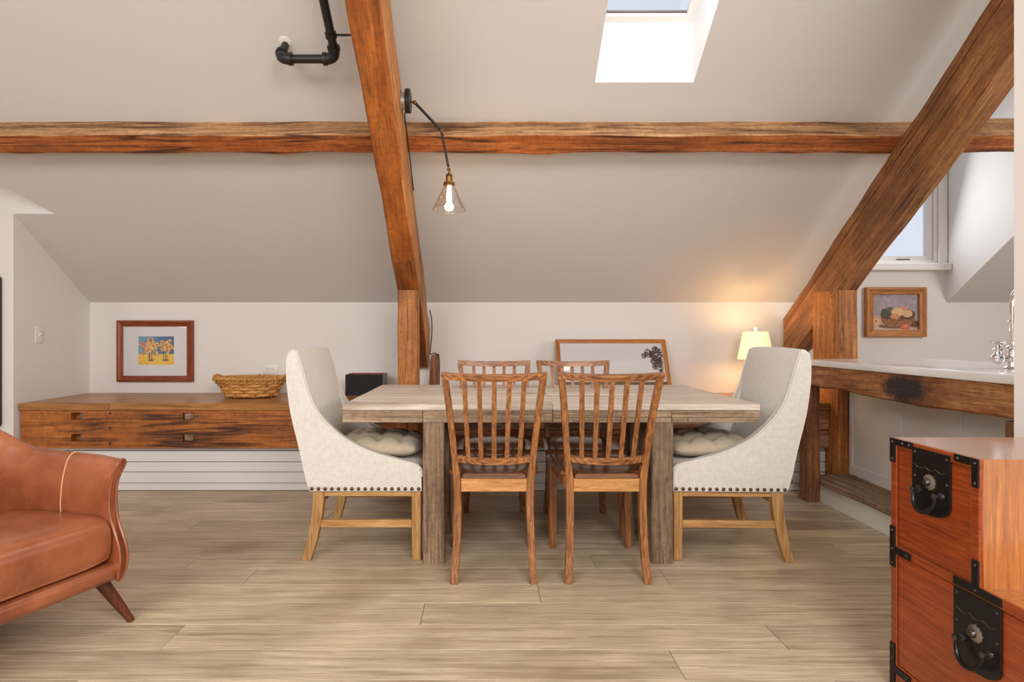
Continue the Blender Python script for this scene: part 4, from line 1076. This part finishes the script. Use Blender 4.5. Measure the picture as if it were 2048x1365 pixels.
blob(img, .55, .50, .13, .12, (224, 184, 132)); blob(img, .76, .54, .11, .10, (216, 176, 132)); blob(img, .50, .62, .10, .07, (208, 136, 100))
for i in range(11):
    for j in range(4): blob(img, .27+.055*i, .70+.05*j-.02*math.sin(i/10*PI)+.02, .028, .012, [(176, 118, 66), (120, 72, 42), (196, 140, 86)][(i+j) % 3], .9, .4)
blob(img, .10, .75, .12, .15, (206, 158, 118)); blob(img, .10, .75, .07, .09, (222, 180, 140)); blob(img, .10, .75, .02, .03, (140, 88, 60))
blob(img, .72, .90, .10, .09, (204, 104, 74)); blob(img, .72, .88, .03, .03, (230, 150, 116))
painted('canvas', X0+.048, X1-.048, Z0+.048, Z1-.048, KY-.016, img, f2)
f2.rotation_euler = (0, 0, 0)

# leaning frame with a pressed plant on the right bench
lf = thing('leaning_picture', 'large pine-framed picture of a dark plant leaning against the wall behind the chairs', 'picture', (.969, 4.27, .597))
TL = math.atan2(.19, .41)
Wd, Hh = .424, .452
mitre_frame(-Wd, Wd, 0, Hh, .03, -.022, 0, 'frame2', 'frame2z', lf)
h, w = 150, 300; img = np.ones((h, w, 3))*np.array([234, 230, 226])/255
Y, XX = np.mgrid[0:h, 0:w]/np.array([h-1, w-1])[:, None, None]
img[(Y > .80)] = np.array([120, 92, 52])/255
pal = [(74, 44, 34), (58, 32, 28), (92, 58, 42), (50, 30, 26)]
for (cx, cy, sx_, sy_, n_) in ((.855, .22, .028, .065, 46), (.93, .14, .024, .06, 44), (.935, .32, .026, .07, 46), (.91, .48, .022, .055, 36), (.965, .44, .018, .09, 36), (.81, .27, .015, .04, 14), (.97, .22, .016, .08, 26), (.895, .24, .02, .06, 36), (.90, .38, .022, .06, 36), (.94, .42, .02, .06, 30), (.955, .58, .012, .05, 16)):
    for k in range(int(n_*1.9)):
        a = rng.random()*2*PI; q = 1.4*rng.random()**.6
        blob(img, min(cx+sx_*q*math.cos(a), .995), cy+sy_*q*math.sin(a), .0045, .013, pal[k % 4], 1, a)
painted('print', -Wd+.028, Wd-.028, .028, Hh-.028, -.008, img, lf)
B().box((-Wd+.029, -.0125, .029), (Wd-.029, -.0110, Hh-.029)).build('cover_glass', 'pane', lf, 0)
lf.rotation_euler = (-TL, 0, 0)

# ------------------------------------------------------------------ table lamp
tl = thing('table_lamp', 'lit table lamp with cream shade and stacked ball base behind the right armchair', 'lamp', (1.985, 4.22, BT+.001))
B().lathe([(.062, 0), (.064, .006), (.058, .012), (.03, .016)], (0, 0, 0), 28).build('base', 'ceramic', tl)
B().lathe([(.022, .012), (.06, .030), (.086, .062), (.092, .095), (.086, .128), (.060, .160), (.030, .176), (.028, .180), (.046, .192), (.060, .215), (.063, .237), (.056, .262), (.036, .280), (.014, .288), (.010, .292)], (0, 0, 0), 36).build('ball_body', 'ceramic', tl)
B().lathe([(.006, .288), (.006, .36)], (0, 0, 0), 12).build('stem', 'brass', tl)
b_ = B(); b_.lathe([(.124, .274), (.086, .478), (.0845, .478), (.1225, .274)], (0, 0, 0), 40, cap=False); b_.build('lamp_shade', 'shade', tl)
B().lathe([(.004, .36), (.004, .486), (.006, .488), (.013, .497), (.014, .504), (.010, .514), (0, .518)], (0, 0, 0), 14).build('finial', 'ceramic', tl)
B().lathe([(.012, .36), (.028, .385), (.030, .405), (.020, .425), (0, .432)], (0, 0, 0), 16).build('bulb', 'bulb', tl)
pl = bpy.data.lights.new('lamp_glow', 'POINT'); pl.energy = 3.0; pl.color = (1, .68, .36); pl.shadow_soft_size = .04
po = bpy.data.objects.new('lamp_glow', pl); C.objects.link(po); po.location = (1.985, 4.22, BT+.47)
pl = bpy.data.lights.new('lamp_glow', 'POINT'); pl.energy = 2.0; pl.color = (1, .66, .32); pl.shadow_soft_size = .04
po = bpy.data.objects.new('lamp_glow', pl); C.objects.link(po); po.location = (1.985, 4.22, BT+.325)

# ------------------------------------------------------------------ basket, box, block, cable, switch, outlet, panel
bk = thing('wicker_basket', 'oval woven wicker basket with end handles on the left bench', 'basket', (-1.705, 4.19, BT+.001))
def ell(a, f): return Vector((math.cos(a)*(.178+.062*f), math.sin(a)*(.115+.045*f), .008+.125*f))
NS = 16
b_ = B(); b_.loft([[ell(2*PI*k/40, 0)*.98 for k in range(40)], [ell(2*PI*k/40, 0)*.98+Vector((0, 0, .006)) for k in range(40)]]).build('base', 'wicker', bk, 30)
for k in range(NS):
    a = 2*PI*k/NS; pts = [ell(a, f) for f in (0, .25, .5, .75, 1)]
    B().tube(pts, .013, 8, flat=.35).build('stake', 'wicker', bk)
rows = 4
for r_ in range(rows):
    f0 = .03+.74*r_/rows; f1_ = f0+.74/rows*.96
    lo_, hi_ = [], []
    n = NS*8; secs = []
    for i in range(n):
        a = 2*PI*i/n; o = .010*math.cos(a*NS/2*1+(PI if r_ % 2 else 0))
        fm = (f0+f1_)/2; hh_ = (f1_-f0)*.125/2
        c = ell(a, fm); nr = Vector((c.x, c.y*1.6, 0)).normalized()
        c = c+nr*(o+.001)
        secs.append([c+nr*.003-Vector((0, 0, hh_*.7)), c+nr*.0045, c+nr*.003+Vector((0, 0, hh_*.7)), c-nr*.002+Vector((0, 0, hh_)), c-nr*.003, c-nr*.002-Vector((0, 0, hh_))])
    B().loft(secs, close=True).build('weaver', 'wicker', bk, 60)
for ph in (0, PI):
    pts = []
    for i in range(200):
        a = 2*PI*i/200; c = ell(a, .84); nr = Vector((c.x, c.y*1.6, 0)).normalized()
        pts.append(c+nr*(.009*math.cos(a*14+ph)+.004)+Vector((0, 0, .007*math.sin(a*14+ph))))
    B().tube(pts, .0065, 6, True).build('braid', 'wicker', bk)
for ph in (0, 2*PI/3, 4*PI/3):
    pts = []
    for i in range(260):
        a = 2*PI*i/260; c = ell(a, 1.04); nr = Vector((c.x, c.y*1.6, 0)).normalized()
        pts.append(c+nr*(.008*math.cos(a*34+ph))+Vector((0, 0, .008*math.sin(a*34+ph))))
    B().tube(pts, .0075, 6, True).build('rim_strand', 'wicker', bk)
for s in (-1, 1):
    pts = [Vector((s*(.236+.018*math.sin(PI*i/14)), -.075+.15*i/14, .132+.026*math.sin(PI*i/14)**.6)) for i in range(15)]
    B().tube(pts, .011, 8).build('handle', 'wicker', bk)
for a in (-PI/2+.12, -PI/2-1.0, -PI/2+1.0, PI/2):
    c = ell(a, 1.02); nr = Vector((c.x, c.y*1.6, 0)).normalized()
    B().tube([c+nr*.010-Vector((0, 0, .030)), c+nr*.017-Vector((0, 0, .01)), c+nr*.014+Vector((0, 0, .010)), c+Vector((0, 0, .018)), c-nr*.012+Vector((0, 0, .008))], .009, 8, flat=.6).build('binding', 'wicker', bk)

bx = thing('divided_box', 'small black open box with two compartments on the bench by the post', 'box', (0, 0, 0))
x0, x1, ya, yb, z0, z1 = -1.02, -.748, 4.20, 4.40, BT+.001, .758
B().box((x0, ya, z0), (x1, yb, z0+.008)).build('bottom', 'boxin', bx, 0)
B().box((x0, ya, z0+.008), (x1, ya+.008, z1), .001, 1).build('front_side', 'boxdark', bx, 0)
B().box((x0, yb-.008, z0+.008), (x1, yb, z1), .001, 1).build('back_side', 'boxin', bx, 0)
B().box((x0, ya+.008, z0+.008), (x0+.008, yb-.008, z1), .001, 1).build('left_side', 'boxin', bx, 0)
B().box((x1-.008, ya+.008, z0+.008), (x1, yb-.008, z1), .001, 1).build('right_side', 'tin', bx, 0)
B().box(((x0+x1)/2-.004, ya+.008, z0+.008), ((x0+x1)/2+.004, yb-.008, z1-.002), .001, 1).build('divider', 'boxin', bx, 0)

b_ = B(); b_.hexa([(-.420, 4.24, BT+.001), (-.350, 4.24, BT+.001), (-.350, 4.33, BT+.001), (-.420, 4.33, BT+.001), (-.402, 4.27, .892), (-.343, 4.27, .905), (-.343, 4.33, .908), (-.400, 4.33, .898)], .006, 2)
tag(b_.build('timber_block', 'islz', None, 30), 'short upright timber offcut on the bench beside the post', 'block')
cab = smooth_poly([(-.424, 4.40, 1.24), (-.412, 4.42, 1.18), (-.408, 4.42, 1.08), (-.414, 4.36, .94), (-.405, 4.258, .905), (-.372, 4.25, .915), (-.342, 4.262, .885), (-.336, 4.25, .80), (-.338, 4.24, .61)], 5)
tag(B().tube(cab, .0035, 6).build('power_cable', 'pipe', None), 'thin black cable hanging down the tail of the left rafter', 'cable')

sw_ = thing('light_switch', 'white toggle light switch on the left wall', 'switch', (LX, 3.995, 1.048))
B().box((0, -.036, -.058), (.006, .036, .058), .003, 2).build('plate', 'plastic', sw_, 30)
B().hexa([(.005, -.005, -.012), (.005, .005, -.012), (.005, .005, .012), (.005, -.005, .012), (.018, -.004, .004), (.018, .004, .004), (.018, .004, .013), (.018, -.004, .013)]).build('toggle', 'plastic', sw_, 0)
ot = thing('wall_outlet', 'white duplex outlet on the back wall above the wicker basket', 'outlet', (-1.682, KY, .778))
B().box((-.057, -.006, -.036), (.057, -.001, .036), .003, 2).build('plate', 'plastic', ot, 30)
for s in (-1, 1):
    r_ = B().lathe([(.016, 0), (.0165, -.0025), (0, -.0026)], (s*.020, -.006, 0), 20, 'Y').build('receptacle', 'plastic', ot)
    for q, (dx, dz) in enumerate(((-.007, 0.003), (.004, .008), (.004, -.005))):
        B().lathe([(.0026, 0), (.0026, -.0008), (0, -.0009)], (s*.020+dx, -.0085, dz), 8, 'Y').build('slot', 'dark', r_)

dp = thing('dark_panel', 'tall dark panel with clipped corners at the extreme left edge of the photo', 'panel', (-3.43, LY-.001, 0))
oct_ = lambda x, z0, z1, c: [(-x, z0+c), (-x+c, z0), (x-c, z0), (x, z0+c), (x, z1-c), (x-c, z1), (-x+c, z1), (-x, z1-c)]
B().prism(oct_(.258, .42, 1.46, .04), 'Y', -.03, -.002, .003, 1).build('frame', 'darkpanel', dp, 0)
B().prism(oct_(.215, .46, 1.42, .03), 'Y', -.034, -.0305).build('inner_panel', 'pipe', dp, 0)
